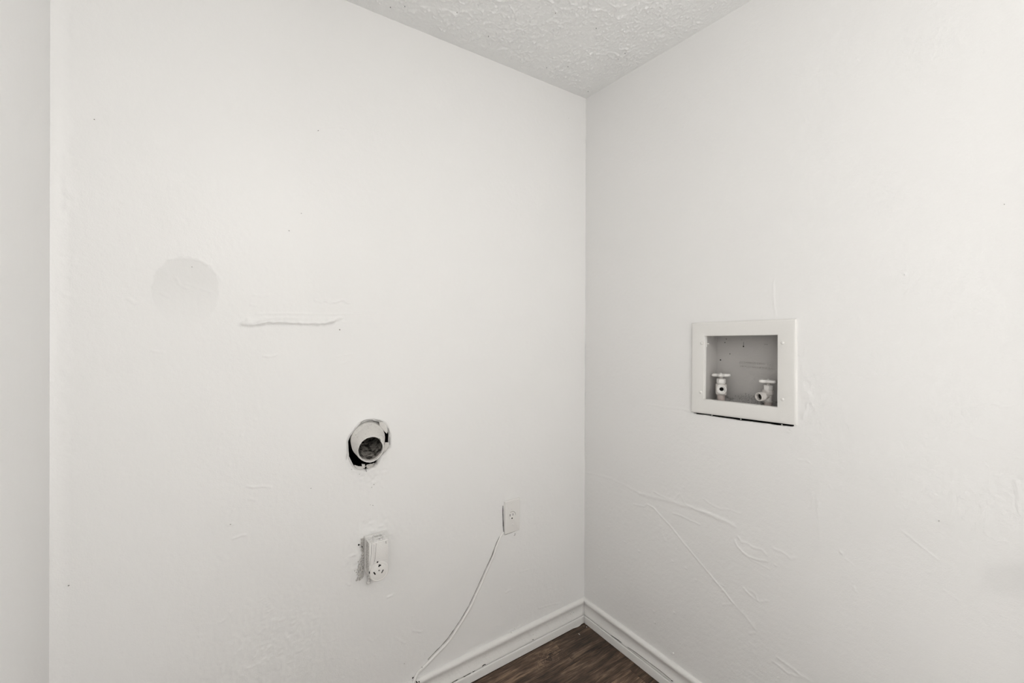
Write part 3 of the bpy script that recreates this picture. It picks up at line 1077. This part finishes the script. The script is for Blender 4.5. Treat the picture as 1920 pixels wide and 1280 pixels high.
# rim of torn board facing around the hole
for i, (pts, wd) in enumerate((([(658, 871), (668, 875), (680, 875), (692, 872), (702, 868)], .0016),)):
    bm = bmesh.new()
    tube(bm, spline([on_back(px, py, -.005) for px, py in pts], 4), wd, 8)
    adopt(obj('torn_paper_edge', bm, M_duct, smooth=True), vent)
for i, (pts, wd) in enumerate((([(676, 792.5), (683, 788.5), (691, 787), (700, 787)], .0010), ([(703, 787), (712, 789), (719, 791)], .0010), ([(728, 802), (730, 812)], .0010),
                               ([(686, 878), (686.5, 882), (688, 884.5)], .0011), ([(707, 864), (706.3, 871)], .0006), ([(649.3, 850), (649, 862)], .0005),
                               ([(731, 818), (731, 834)], .0007), ([(658, 880), (661, 879)], .0006), ([(673, 889), (675, 888)], .0006))):
    crack(wall_back, fb(.0012), pts, wd * .5, m=M_seam, seed=60 + i)

# ------------------------------------------------------------------ surface-mounted dryer receptacle
bx, bz, D = -.9845, .5668, .050
R_ = .0315
rec = thing('dryer_receptacle', 'boxy paint-caked dryer receptacle with a round three-slot face, below the vent pipe', 'outlet', (bx, 0, bz))
TOPZ = .6660


def stad(y, g=0., n=24, top=TOPZ):
    pts = [Vector((bx + (R_ - g), y, top - g)), Vector((bx - (R_ - g), y, top - g))]
    for k in range(n + 1):
        a = math.pi + math.pi * k / n
        pts.append(Vector((bx + (R_ - g) * math.cos(a), y, bz + (R_ - g) * math.sin(a))))
    return pts


bm = bmesh.new()
loft(bm, [stad(.004, -.0035, top=TOPZ + .004), stad(-.010, -.0030, top=TOPZ + .004), stad(-.013, -.0005, top=TOPZ + .001), stad(-D + .003, 0), stad(-D + .0008, .0010), stad(-D, .0028)], False, True)
adopt(obj('housing', bm, M_body, smooth=35), rec)
# raised cover ribs on the front
bm = bmesh.new()
box(bm, (bx - R_ + .0145, -D - .0022, bz + .02), (bx + R_ - .001, -D + .001, TOPZ - .004), .0009, 2)
adopt(obj('front_cover', bm, M_body, smooth=40), rec)
bm = bmesh.new()
box(bm, (bx - R_ + .0078, -D - .0016, bz + .012), (bx - R_ + .0125, -D + .001, TOPZ - .003), .0008, 2)
adopt(obj('cover_rib', bm, M_body, smooth=40), rec)
bm = bmesh.new()
lathe(bm, (bx, 0, bz), (0, -1, 0), [(D - .004, .0318), (D + .0035, .0320), (D + .0055, .0308), (D + .0062, .0285), (D + .0052, .0262), (D + .0055, .0250), (D + .0060, .0235), (D + .0060, .001)], 48)
adopt(obj('face', bm, M_plate, smooth=40), rec)


def slot(parts, name='slot', parent=rec, y=-D - .0066, m=None):
    bm = bmesh.new()
    for cx, cz, l, wd, a in parts:
        c_, s_ = math.cos(a), math.sin(a)
        q = [Vector((cx + u_ * c_ - v_ * s_, y, cz + u_ * s_ + v_ * c_)) for u_, v_ in ((-l, -wd), (l, -wd), (l, wd), (-l, wd))]
        loft(bm, [[p + Vector((0, .004, 0)) for p in q], q], True, True)
    return adopt(obj(name, bm, m or M_dark), parent)


def fz(px, py, o=D + .006):
    p = on_back(px, py, o)
    return p[0], p[2]


x, z = fz(711.8, 1059.5)
slot([(x + .0008, z, .0040, .0019, -.3), (x - .0016, z - .0006, .0021, .0038, -.3)])
x, z = fz(702.2, 1074.5)
slot([(x, z, .0054, .0019, -1.05)])
x, z = fz(717, 1070.7)
slot([(x, z, .0056, .0014, 1.0)])
x, z = fz(708.1, 1053.8)
slot([(x, z, .0024, .0008, .5)])
x, z = fz(692.8, 1073.5)
slot([(x, z, .0006, .0034, 0.05)])
x, z = fz(710.8, 1068.8)
bm = bmesh.new()
lathe(bm, (x, 0, z), (0, -1, 0), [(D + .004, .0024), (D + .0072, .0023), (D + .0076, .0014)], 14)
adopt(obj('center_screw', bm, M_seam, smooth=40), rec)
# lumps of caulk and paint: crown, back edge, hanging bit
def lumps(name, m, parent, cells, seed, axis=(0, -1, 0)):
    g = random.Random(seed)
    bm = bmesh.new()
    for p, r in cells:
        q = bmesh.ops.create_icosphere(bm, subdivisions=2, radius=r)['verts']
        ph = g.random() * 6
        for v_ in q:
            d = v_.co.normalized()
            k_ = 1 + .28 * math.sin(5 * d.x + ph) * math.sin(4 * d.z + ph * 2) + .16 * math.sin(9 * d.y + ph)
            v_.co = Vector(p) + v_.co * k_
    return adopt(obj(name, bm, m, smooth=True), parent)


g = random.Random(4)
lumps('paint_crust', M_caulk, rec, [((bx + g.uniform(-.029, .029), -g.uniform(.003, .046), TOPZ - .0005 + g.uniform(-.001, .001)), g.uniform(.0022, .0052)) for _ in range(95)], 1)
bm = bmesh.new()
ring_c = Vector((bx + .004, -.026, TOPZ + .005))
tube(bm, [ring_c + Vector((.014 * math.cos(a), .012 * math.sin(a), .001 * math.sin(3 * a))) for a in [2 * math.pi * k / 20 for k in range(21)]], .0022, 8, nrm=Vector((0, 0, 1)))
adopt(obj('knockout_ring', bm, M_caulk, smooth=True), rec)
lumps('crusty_caulk', M_rubble, rec, [((bx - R_ - .004 - abs(g.gauss(0, .006)) * (1.9 if z_ < .60 else .7), -g.uniform(-.001, .003), z_), g.uniform(.0014, .0034)) for z_ in np.linspace(.530, .665, 150)], 2)
lumps('crusty_caulk', M_rubble, rec, [((bx - R_ - .006 - g.uniform(0, .016), -g.uniform(-.001, .003), .533 + g.uniform(0, .05)), g.uniform(.0016, .0040)) for _ in range(60)], 3)
lumps('dripped_caulk', M_caulk, rec, [((bx - .020, -.008, .532), .006), ((bx - .0205, -.008, .524), .0045), ((bx - .021, -.007, .516), .006)], 5)
bm = bmesh.new()
box(bm, (bx - R_ - .0009, -D + .006, bz + .004), (bx - R_ + .001, -.012, TOPZ - .003), .0006, 1)
adopt(obj('crusted_side', bm, M_rubble), rec)
bm = bmesh.new()
# rough left side of the housing
for k_ in range(170):
    zz, yy, r = g.uniform(.560, .660), -g.uniform(.008, .044), g.uniform(.0012, .0028)
    lathe(bm, (bx - R_ + .0006, yy, zz), (-1, 0, 0), [(-.001, r), (.0006, r * .9), (.0013, r * .3)], 7)
adopt(obj('side_crust', bm, M_rubble, smooth=True), rec)
for i, (pts, wd) in enumerate((([(672, 1023), (673.5, 1019.5)], .0020), ([(678.3, 1021), (679.5, 1026)], .0018))):
    crack(wall_back, fb(.0016), pts, wd, m=M_dark, seed=80 + i)
# thin dark lines along the grooves
for i, (pts, wd) in enumerate((([(697.2, 1018), (696.5, 1030), (696.7, 1036), (694.5, 1048), (693.7, 1060)], .0004), ([(705.3, 1018.5), (704.9, 1024), (703.9, 1038), (703.2, 1048), (702.0, 1053)], .0005),
                               ([(723.6, 1014), (723.8, 1018.5)], .0007))):
    pp_ = [on_back(px, py, D + (.0002, .0022, .0024)[i]) for px, py in pts]
    bm = bmesh.new()
    tube(bm, pp_, wd, 6)
    adopt(obj('crack_and_shade', bm, M_seam), rec)

# ------------------------------------------------------------------ wall outlet plate
pc = [on_back(*p) for p in ((943.6, 939.5), (972.8, 932), (974.3, 991.3), (946.3, 1001.5))]
x0 = (pc[0][0] + pc[3][0]) / 2
x1 = (pc[1][0] + pc[2][0]) / 2
z0, z1 = (pc[2][2] + pc[3][2]) / 2, (pc[0][2] + pc[1][2]) / 2
out = thing('outlet_plate', 'white wall plate with a single round three-hole outlet, at the upper end of the cord', 'outlet', ((x0 + x1) / 2, 0, z0))
oc = Vector(((x0 + x1) / 2, 0, (z0 + z1) / 2))


def rrect(y, g, tl=0):
    r = .004
    a0, a1, b0, b1 = x0 + g, x1 - g, z0 + g, z1 - g
    o_ = []
    for cx, cz, st in ((a1 - r, b1 - r, 0), (a0 + r, b1 - r, 90), (a0 + r, b0 + r, 180), (a1 - r, b0 + r, 270)):
        for k in range(5):
            a = math.radians(st + k * 22.5)
            o_.append(Vector((cx + r * math.cos(a), y, cz + r * math.sin(a))))
    return o_


bm = bmesh.new()
loft(bm, [rrect(.001, 0), rrect(-.0042, 0), rrect(-.0068, .0022), rrect(-.0076, .005)], True, True)
adopt(obj('plate', bm, M_plate, smooth=30), out)
bm = bmesh.new()
box(bm, (x0 + .003, -.0013, z0 + .002), (x1 - .003, .004, z1 - .002))
adopt(obj('gasket_gap', bm, M_dark), out)
rc = Vector(on_back(960.3, 966.3, .0076))
bm = bmesh.new()
lathe(bm, (rc.x, 0, rc.z), (0, -1, 0), [(.006, .0178), (.0078, .0176), (.0066, .0172), (.0068, .0168), (.0088, .0163), (.0090, .001)], 36)
adopt(obj('receptacle_face', bm, M_plate, smooth=30), out)
p = on_back(956.4, 965.8, .009)
slot([(p[0], p[2], .0011, .0044, 0)], 'slot', out, -.0094)
p = on_back(961.7, 964.2, .009)
slot([(p[0], p[2], .0010, .0040, 0)], 'slot', out, -.0094)
p = on_back(960.1, 971.2, .009)
bm = bmesh.new()
lathe(bm, (p[0], 0, p[2]), (0, -1, 0), [(.006, .0030), (.0094, .0030)], 14)
adopt(obj('ground_hole', bm, M_dark), out)
bm = bmesh.new()
tube(bm, [Vector((rc.x + .0172 * math.cos(a), -.0079, rc.z + .0172 * math.sin(a))) for a in [math.radians(d) for d in range(-5, 130, 9)]], .0007, 6)
adopt(obj('rim_gap', bm, painted('grime_grey', (.30, .28, .26), .8, .2), smooth=True), out)
for px, py, sz in ((961.7, 982.8, .0030), (959.2, 943.3, .0014), (959.3, 954, .0012)):
    p = on_back(px, py, .0076)
    bm = bmesh.new()
    lathe(bm, (p[0], 0, p[2]), (0, -1, 0), [(.006, sz), (.0082, sz), (.0095, sz * .6)], 12)
    adopt(obj('screw', bm, M_plate, smooth=40), out)
# open seam down the plate's left edge
crack(wall_back, fb(.003), [(943.2, 948), (943.3, 965), (943.8, 985), (944.6, 997)], .0009, m=M_cavity, seed=90, lift=.0002)
crack(wall_back, fb(.0016), [(946, 1002.6), (955, 999.4), (965, 995.6), (974, 992)], .0009, m=painted('seam_grime_and_shade', (.2, .19, .18), .8, .2), seed=91)  # thin dark strip painted in as the shadow under the plate
crack(wall_back, fb(.0012), [(966, 999), (965.3, 1003), (963.8, 1004)], .0006, m=painted('seam_grime_and_shade', (.3, .29, .28), .8, .2), seed=92)

# ------------------------------------------------------------------ cord painted over on the wall
cord_px = [(944.6, 998.5), (938, 1008), (930.5, 1026), (925, 1043), (914.5, 1066), (902.5, 1094), (893, 1114), (882.5, 1137), (869, 1160), (855.5, 1181), (842.5, 1200), (830, 1214), (818, 1226), (805, 1240), (793, 1252), (782, 1264)]
cp = [Vector(on_back(px, py, .003)) for px, py in cord_px]
cp[0].y = -.0006
cp += [Vector((cp[-1].x - .020, -.010, .094)), Vector((cp[-1].x - .040, -.0150, .062)), Vector((cp[-1].x - .05, -.0175, .030)), Vector((cp[-1].x - .055, -.0195, .008))]
cps = spline(cp, 6)
cord = thing('cord', 'white painted-over cord curving down the left wall from the outlet plate to the baseboard', 'cord', tuple(cps[0]))
bm = bmesh.new()
tube(bm, cps, [.0052 + .0014 * i / len(cps) + .0002 * math.sin(i * .7) for i in range(len(cps))], 12, .72)
adopt(obj('cable', bm, M_trim, smooth=True), cord)
gap = [(943.3, 1000), (936, 1009), (928.3, 1026), (922.6, 1043), (912, 1065), (899.8, 1093), (890.5, 1113), (880, 1135.5), (866.5, 1158.5), (853, 1179), (840, 1197.5), (827.5, 1211.5), (815.5, 1223.5), (803, 1237)]
crk = []
for i, (a, b, wd) in enumerate(((0, 3, .0007), (2, 5, .0011), (4, 8, .0008), (7, 10, .0010), (9, 12, .0011), (11, 14, .0008))):
    o = crack(wall_back, fb(.0010), [(x - .9, y - .4) for x, y in gap[a:b]], wd * .8, m=M_seam, seed=100 + i, jit=.5)
for i, pts in enumerate(([(791, 1250), (793, 1254)], [(781.5, 1263.5), (784, 1260.5)], [(773, 1272), (775.5, 1269)])):
    crack(wall_back, fb(.0045 if i == 0 else .002), pts, .0012, seed=110 + i)
crack(bb, fb(.0165), [(780, 1277), (783, 1280)], .0022, seed=115)
crack(bb, fb(.0165), [(785, 1277.5), (787, 1278.5)], .0018, seed=116)

# ------------------------------------------------------------------ recessed washer box
by = (fi[0][1] + fi[3][1]) / 2
wb = thing('washer_box', 'white framed recessed washer supply box with two valves inside, on the right wall', 'utility box', (0, float((fi[0][1] + fi[1][1]) / 2), float(fo[3][2])))


def fring(quad, x, gy=0., gz=0.):
    """quad order: top-left, top-right, bottom-right, bottom-left as seen from the room; rounded a little by subdivision"""
    q = [Vector((x, p[1], p[2])) for p in quad]
    q = [q[0] + Vector((0, -gy, -gz)), q[1] + Vector((0, gy, -gz)), q[2] + Vector((0, gy, gz)), q[3] + Vector((0, -gy, gz))]
    r = []
    for i in range(4):
        a, b = q[i], q[(i + 1) % 4]
        for k in range(12):
            r.append(a.lerp(b, k / 12))
    return r


bm = bmesh.new()
loft(bm, [fring(fo, .0005, .001, .001), fring(fo, -.0035, 0, 0), fring(fo, -.0060, .0012, .0012), fring(fo, -.0078, .0045, .0045), fring(fo, -.0082, .009, .009),
          fring(fi, -.0075, -.004, -.004), fring(fi, -.0070, -.0012, -.0012), fring(fi, -.0052, 0, 0), fring(fi, .010, 0, 0), fring(fi, .012, -.002, -.002)])
R = fring(fo, .0005, .012, .012)
adopt(obj('face_frame', bm, M_frame, smooth=40), wb)
# the steel box: open front
yA, yB, zA, zB, XB = float(fi[0][1]) - .0003, float(fi[1][1]) + .0003 - .012, 1.100, 1.362, .074
yA = -.6035
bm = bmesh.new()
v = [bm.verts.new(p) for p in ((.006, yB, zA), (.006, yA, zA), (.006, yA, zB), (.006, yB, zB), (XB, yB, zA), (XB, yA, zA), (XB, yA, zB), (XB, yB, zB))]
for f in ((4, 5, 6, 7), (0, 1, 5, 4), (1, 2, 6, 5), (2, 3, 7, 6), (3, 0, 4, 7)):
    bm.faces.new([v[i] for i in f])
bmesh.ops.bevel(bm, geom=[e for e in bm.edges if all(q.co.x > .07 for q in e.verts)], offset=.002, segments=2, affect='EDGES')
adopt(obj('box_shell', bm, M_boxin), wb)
# rough mortar bed on the floor of the box, banked against its back
bm = bmesh.new()
ny, nx = 120, 30
gr = []
for i in range(ny + 1):
    y = yA + (yB - yA) * i / ny
    row_ = []
    for j in range(nx + 1):
        t = j / nx
        x = .008 + (XB - .008) * min(1, t * 1.35)
        up_ = max(0, t - .62) / .38
        bank = .020 + .006 * math.sin(i * .13 + 1) + (.006 if i > 30 and i < 75 else -.004)
        z = zA + .010 + .007 * t + up_ * bank
        nz = float(vnoise(np.array([y]), np.array([x + up_ * .05]), 210, 77)[0]) + .6 * float(vnoise(np.array([y]), np.array([x + up_ * .05]), 430, 78)[0])
        row_.append(bm.verts.new((x - up_ * .002 - abs(nz) * .004 * (up_ > 0), y, z + nz * .005)))
    gr.append(row_)
for i in range(ny):
    for j in range(nx):
        bm.faces.new((gr[i][j], gr[i][j + 1], gr[i + 1][j + 1], gr[i + 1][j]))
adopt(obj('mortar_bed', bm, M_mortar, smooth=True), wb)
for px, py in ((1315.6, 643.3), (1467.3, 642.6), (1314.0, 735.0), (1467.4, 748.6)):
    p = on_right(px, py, -.008)
    bm = bmesh.new()
    lathe(bm, (-.0072, p[1], p[2]), (-1, 0, 0), [(0, .0050), (.0018, .0049), (.0034, .0036), (.0042, .0016), (.0040, .0006)], 18)
    o = adopt(obj('screw', bm, M_frame, smooth=40), wb)
p = on_right(1325.5, 644.2, .012)
bm = bmesh.new()
lathe(bm, (p[0], yA + .001, p[2]), (0, -1, .05), [(0, .0022), (.0055, .0020), (.0070, .0010)], 10)
adopt(obj('rivet', bm, M_lightpaint, smooth=40), wb)
# specks and a drip on the inner back
for px, py, r in ((1362, 635.5, .0016), (1359.3, 642, .0016), (1394, 649.3, .0024), (1368.7, 663.3, .0016), (1351, 674.6, .0026), (1434.5, 645.5, .001), (1438, 645.5, .001), (1332, 671.5, .0012), (1391, 637, .0008)):
    p = on_right(px, py, XB)
    bm = bmesh.new()
    lathe(bm, (XB, p[1], p[2]), (-1, 0, 0), [(-.001, r), (.0006, r * .95), (.0012, r * .4)], 9)
    adopt(obj('dark_speck', bm, M_cavity, smooth=True), wb)
p, q = on_right(1394.3, 641, XB - .0006), on_right(1394, 649, XB - .0006)
bm = bmesh.new()
tube(bm, [p, q], [.0004, .0007], 6, nrm=Vector((-1, 0, 0)))
adopt(obj('drip_line', bm, M_cavity), wb)
# stamped lettering
M_letter = painted('stamped_letter', (.54, .52, .50), .35, .6, (), .01)
for txt, pa, pb in (('HANSON MFG. CO.', (1387.3, 680.3), (1450, 681.8)), ('DALLAS, TEXAS', (1387.3, 687.6), (1448, 689.8))):
    fc = bpy.data.curves.new('lettering', 'FONT')
    fc.body = txt
    fc.extrude = .0006
    fc.offset = 0
    fc.resolution_u = 3
    A_, B_ = Vector(on_right(*pa, XB)), Vector(on_right(*pb, XB))
    wd = abs(B_.y - A_.y)
    fc.size = 1
    tmp = bpy.data.objects.new('tmp', fc)
    COL.objects.link(tmp)
    bpy.context.view_layer.update()
    fc.size = .0112
    fc.extrude = .0006
    bpy.context.view_layer.update()
    dg = bpy.context.evaluated_depsgraph_get()
    me = bpy.data.meshes.new_from_object(tmp.evaluated_get(dg))
    bpy.data.objects.remove(tmp)
    co = np.array([v_.co[:] for v_ in me.vertices])
    sx = wd / (co[:, 0].max() - co[:, 0].min())
    x_min = co[:, 0].min()
    for v_ in me.vertices:
        X_, Y_, Z_ = v_.co
        v_.co = ((XB - .0016 - Z_), A_.y - (X_ - x_min) * sx, A_.z + Y_ * .82)
    o = link('lettering', me, M_letter)
    me.flip_normals()
    adopt(o, wb)
# dried drips along the lower lip
for px, py in ((1304.5, 775.5), (1306, 776.5), (1389, 785.6), (1335, 778), (1466, 796)):
    bm = bmesh.new()
    q = bmesh.ops.create_icosphere(bm, subdivisions=1, radius=.0016)['verts']
    p = Vector(on_right(px, py, -.002))
    for v_ in q:
        v_.co = p + Vector((v_.co.x, v_.co.y * 1.3, v_.co.z * 1.2))
    adopt(obj('paint_drip', bm, M_frame, smooth=True), wb)

# ------------------------------------------------------------------ the two supply valves


def valve(name, label, y, xo, pz, azim, tilt, rot, bodytype):
    """pz: dict of heights; azim: direction of the hose outlet in the room"""
    t = thing(name, label, 'valve', (xo, y, pz['base']), 'supply valves in the recessed washer box')
    c = Vector((xo, y, 0))
    up_ = (0, 0, 1)
    bm = bmesh.new()
    lathe(bm, c + Vector((0, 0, pz['base'])), up_, [(0, pz['pr']), (pz['b0'] - pz['base'] + .001, pz['pr'])], 24)
    lathe(bm, c + Vector((0, 0, pz['base'] + .004)), up_, [(0, pz['pr'] + .003), (.004, pz['pr'] + .0035), (.006, pz['pr'] + .001)], 20)
    adopt(obj('supply_pipe', bm, painted('bare_copper_paint', (.50, .43, .40), .4, .6, ((300, .001, 3),), .1), smooth=40), t)
    bm = bmesh.new()
    h = pz['b1'] - pz['b0']
    w_ = pz['br']
    if bodytype == 'block':
        q = 8
        rings = []
        for hh, k_ in ((0, .82), (.002, .96), (.004, 1.0), (h - .004, 1.0), (h - .001, .94), (h, .8)):
            rg = []
            for i in range(32):
                a = 2 * math.pi * i / 32 + .2
                ca, sa = math.cos(a), math.sin(a)
                s_ = (abs(ca) ** 5 + abs(sa) ** 5) ** (-1 / 5)
                rr_ = w_ * k_ * s_ * .95
                a2 = azim
                X_, Y_ = ca * rr_, sa * rr_
                rg.append(c + Vector((X_ * math.cos(a2) - Y_ * math.sin(a2), X_ * math.sin(a2) + Y_ * math.cos(a2), pz['b0'] + hh)))
            rings.append(rg)
        loft(bm, rings, True, True)
    else:
        lathe(bm, c + Vector((0, 0, pz['b0'])), up_, [(0, w_ * .82), (.003, w_ * .92), (.004, w_ * .80), (h * .35, w_ * .82), (h * .62, w_ * .90), (h * .66, w_ * 1.08), (h * .80, w_ * 1.14), (h - .002, w_ * 1.14), (h, w_ * 1.06)], 28)
    adopt(obj('valve_body', bm, M_brass, smooth=40), t)
    # hose outlet
    dr = Vector((math.cos(azim) * math.cos(tilt), math.sin(azim) * math.cos(tilt), -math.sin(tilt)))
    o0 = c + Vector((0, 0, pz['out']))
    L_ = pz['ol']
    bm = bmesh.new()
    ro = pz['or']
    pr_ = [(0, ro * .8), (L_ * .45, ro * .82), (L_ * .5, ro * .96)]
    nt = 5
    for k_ in range(nt):
        s_ = L_ * (.52 + .42 * k_ / nt)
        pr_ += [(s_, ro * .94), (s_ + L_ * .04, ro * 1.02)]
    pr_ += [(L_ - .001, ro * 1.0), (L_, ro * .93), (L_, ro * .80), (L_ - .002, ro * .74)] + ([(L_ - .006, ro * .70), (L_ - .007, ro * .46), (L_ - .016, ro * .44)] if bodytype == 'block' else [(L_ - .016, ro * .70)])
    lathe(bm, o0, dr, pr_, 30, True, False)
    adopt(obj('hose_outlet', bm, M_lightpaint if bodytype == 'block' else M_brass, smooth=40), t)
    bm = bmesh.new()
    lathe(bm, o0 + dr * (L_ - .013), dr, [(-.001, ro * .68), (.0020, ro * .68)] if bodytype != 'block' else [(-.002, ro * .44), (.0025, ro * .43)], 20)
    adopt(obj('outlet_bore', bm, M_cavity if bodytype != 'block' else M_dark), t)
    # hexagonal packing nut
    bm = bmesh.new()
    n0, n1, nr = pz['n0'], pz['n1'], pz['nr']
    hexa = lambda a, hh: 1 / math.cos(((a + rot) % (math.pi / 3)) - math.pi / 6) * .88
    lathe(bm, c + Vector((0, 0, n0 - .002)), up_, [(0, nr * .92), (.0022, nr * .92)], 24)
    lathe(bm, c + Vector((0, 0, n0)), up_, [(0, nr * .90), (.0015, nr), (n1 - n0 - .002, nr), (n1 - n0, nr * .86)], 36, mod=hexa)
    adopt(obj('packing_nut', bm, M_lightpaint, smooth=30), t)
    bm = bmesh.new()
    lathe(bm, c + Vector((0, 0, n1 - .001)), up_, [(0, nr * .62), (.002, nr * .60), (.003, nr * .40), (pz['h'] - n1 + .003, nr * .36), (pz['h'] - n1 + .004, nr * .3)], 20)
    adopt(obj('stem', bm, M_brass, smooth=40), t)
    # lobed wheel handle
    bm = bmesh.new()
    hr = pz['hr']
    lob = lambda a, hh: 1 + .17 * math.cos(4 * (a - rot))
    tilt_ax = Vector((math.sin(rot) * .06, math.cos(rot) * .06, 1))
    hc = c + Vector((0, 0, pz['h'] - .003))
    ax, a_, b_ = frame_axes(tilt_ax)
    n = 64
    rings = []
    for dz, k_ in ((-.0036, .84), (-.0026, .95), (.0008, 1.0), (.0042, .97), (.0062, .86), (.0058, .70), (.0040, .58), (.0012, .54), (-.0014, .58), (-.0032, .72)):
        rg = []
        for i in range(n):
            a = 2 * math.pi * i / n
            # four rounded lobes with deep waists between them
            sh = 1 + .27 * math.cos(4 * (a - rot))
            if k_ < .7:
                sh = 1 + .05 * math.cos(4 * (a - rot))
            rg.append(hc + ax * dz + (a_ * math.cos(a) + b_ * math.sin(a)) * hr * .80 * k_ * sh)
        rings.append(rg)
    loft(bm, rings + [rings[0]])
    for i in range(4):
        a = rot + i * math.pi / 2
        d = a_ * math.cos(a) + b_ * math.sin(a)
        tube(bm, [hc + d * .002 + ax * .0012, hc + d * hr * .35 + ax * .0018, hc + d * hr * .68 + ax * .0014], [.0042, .0036, .0040], 8, .6, Vector((0, 0, 1)))
    adopt(obj('handle', bm, M_lightpaint, smooth=True), t)
    bm = bmesh.new()
    lathe(bm, hc, ax, [(-.003, .0052), (.0052, .0056), (.0062, .0046)], 20)
    lathe(bm, hc + ax * .0062, ax, [(0, .0030), (.0022, .0028), (.0028, .0015)], 12)
    adopt(obj('handle_screw', bm, M_lightpaint, smooth=40), t)
    return t


def zr(py, px, x):
    return float(on_right(px, py, x)[2])


xo = .036
yv = float(on_right(1352, 727, xo)[1])
valve('washer_valve', 'left supply valve in the recessed box, its outlet facing the room, with a square body', yv, xo,
      dict(base=zA + .005, b0=zr(739.5, 1352, xo), b1=zr(719.0, 1352, xo), n0=zr(717.6, 1352, xo), n1=zr(709.5, 1352, xo), h=zr(702.0, 1351, xo), out=zr(727.6, 1350, xo - .02),
           pr=.0125, br=.0185, nr=.0150, hr=.0300, ol=.030, **{'or': .0155}), math.radians(180 + 34), math.radians(8), math.radians(25), 'block')
yv = float(on_right(1440.5, 740, xo)[1])
valve('washer_valve', 'right supply valve in the recessed box, its threaded outlet pointing left, round body', yv, xo,
      dict(base=zA + .003, b0=zr(753.5, 1440, xo), b1=zr(730.5, 1440, xo), n0=zr(729.5, 1440, xo), n1=zr(721.5, 1440, xo), h=zr(713.5, 1439, xo), out=zr(741.8, 1424, xo - .035),
           pr=.0115, br=.0150, nr=.0140, hr=.0315, ol=.043, **{'or': .0138}), math.radians(180 - 14), math.radians(4), math.radians(62), 'round')

# ------------------------------------------------------------------ crumbs of paint on the floor by the corner
for i, (px, py, r, lab) in enumerate(((1100, 1175.5, .0019, 'tiny white paint chip on the floor right in the corner, the larger one'),
                                      (1095, 1173.5, .0010, 'smallest white paint crumb on the floor, hard against the corner'),
                                      (1086, 1188.5, .0016, 'flat greyish paint smear on the plank in front of the corner'))):
    d = ray(px, py)
    p = Vector(CAM + d * (-CAM[2] / d[2]))
    bm = bmesh.new()
    q = bmesh.ops.create_icosphere(bm, subdivisions=2, radius=1)['verts']
    for v_ in q:
        s_ = 1 + .25 * math.sin(7 * v_.co.x + i) * math.cos(5 * v_.co.y)
        v_.co = Vector((v_.co.x * r * s_ * (1 if i < 2 else .8), v_.co.y * r * s_ * (1 if i < 2 else 3.2), max(v_.co.z, -.9) * r * (.8 if i < 2 else .25)))
    o = obj('paint_chip', bm, M_trim if i < 2 else M_body, smooth=True)
    o.location = (p.x, p.y, r * (.72 if i < 2 else .22))
    tag(o, lab, 'paint chip')

# ------------------------------------------------------------------ things just outside the frame that light or shade it
lt = thing('ceiling_light', 'round white globe light hanging from the ceiling behind the camera', 'lamp', (GLOBE.x, GLOBE.y, H))
bm = bmesh.new()
lathe(bm, (GLOBE.x, GLOBE.y, H), (0, 0, -1), [(0, .08), (.02, .078), (.03, .04), (.04, .03)], 40)
adopt(obj('lamp_base', bm, M_trim, smooth=40), lt)
M_glow = mat('lamp_glass', (.9, .88, .85), .4)
M_glow.node_tree.nodes['Principled BSDF'].inputs['Emission Color'].default_value = (1, .97, .93, 1)
M_glow.node_tree.nodes['Principled BSDF'].inputs['Emission Strength'].default_value = GLOW
bm = bmesh.new()
lathe(bm, (GLOBE.x, GLOBE.y, GLOBE.z + .115), (0, 0, -1), [(.115 - .115 * math.cos(a), max(.001, .115 * math.sin(a))) for a in [math.pi * k / 20 for k in range(21)]], 32)
adopt(obj('lamp_globe', bm, M_glow, smooth=True), lt)

# door leaf folded back against the right wall, its knob throws the soft shadow at the picture's edge
dr_ = struct(thing('door_1', '', 'door', (-.03, -1.5, 0)))
del dr_['label'], dr_['category']
bm = bmesh.new()
box(bm, (-.050, -2.25, .010), (-.015, -1.435, 2.03), .002)
adopt(obj('door_leaf', bm, M_trim), dr_)
bm = bmesh.new()
lathe(bm, (-.050, -1.490, .965), (-1, 0, 0), [(0, .032), (.004, .032), (.008, .014), (.028, .011), (.036, .022), (.046, .028), (.058, .027), (.066, .018), (.068, .004)], 32)
adopt(obj('door_knob', bm, mat('satin_nickel', (.5, .48, .45), .3, .5, 1.), smooth=40), dr_)
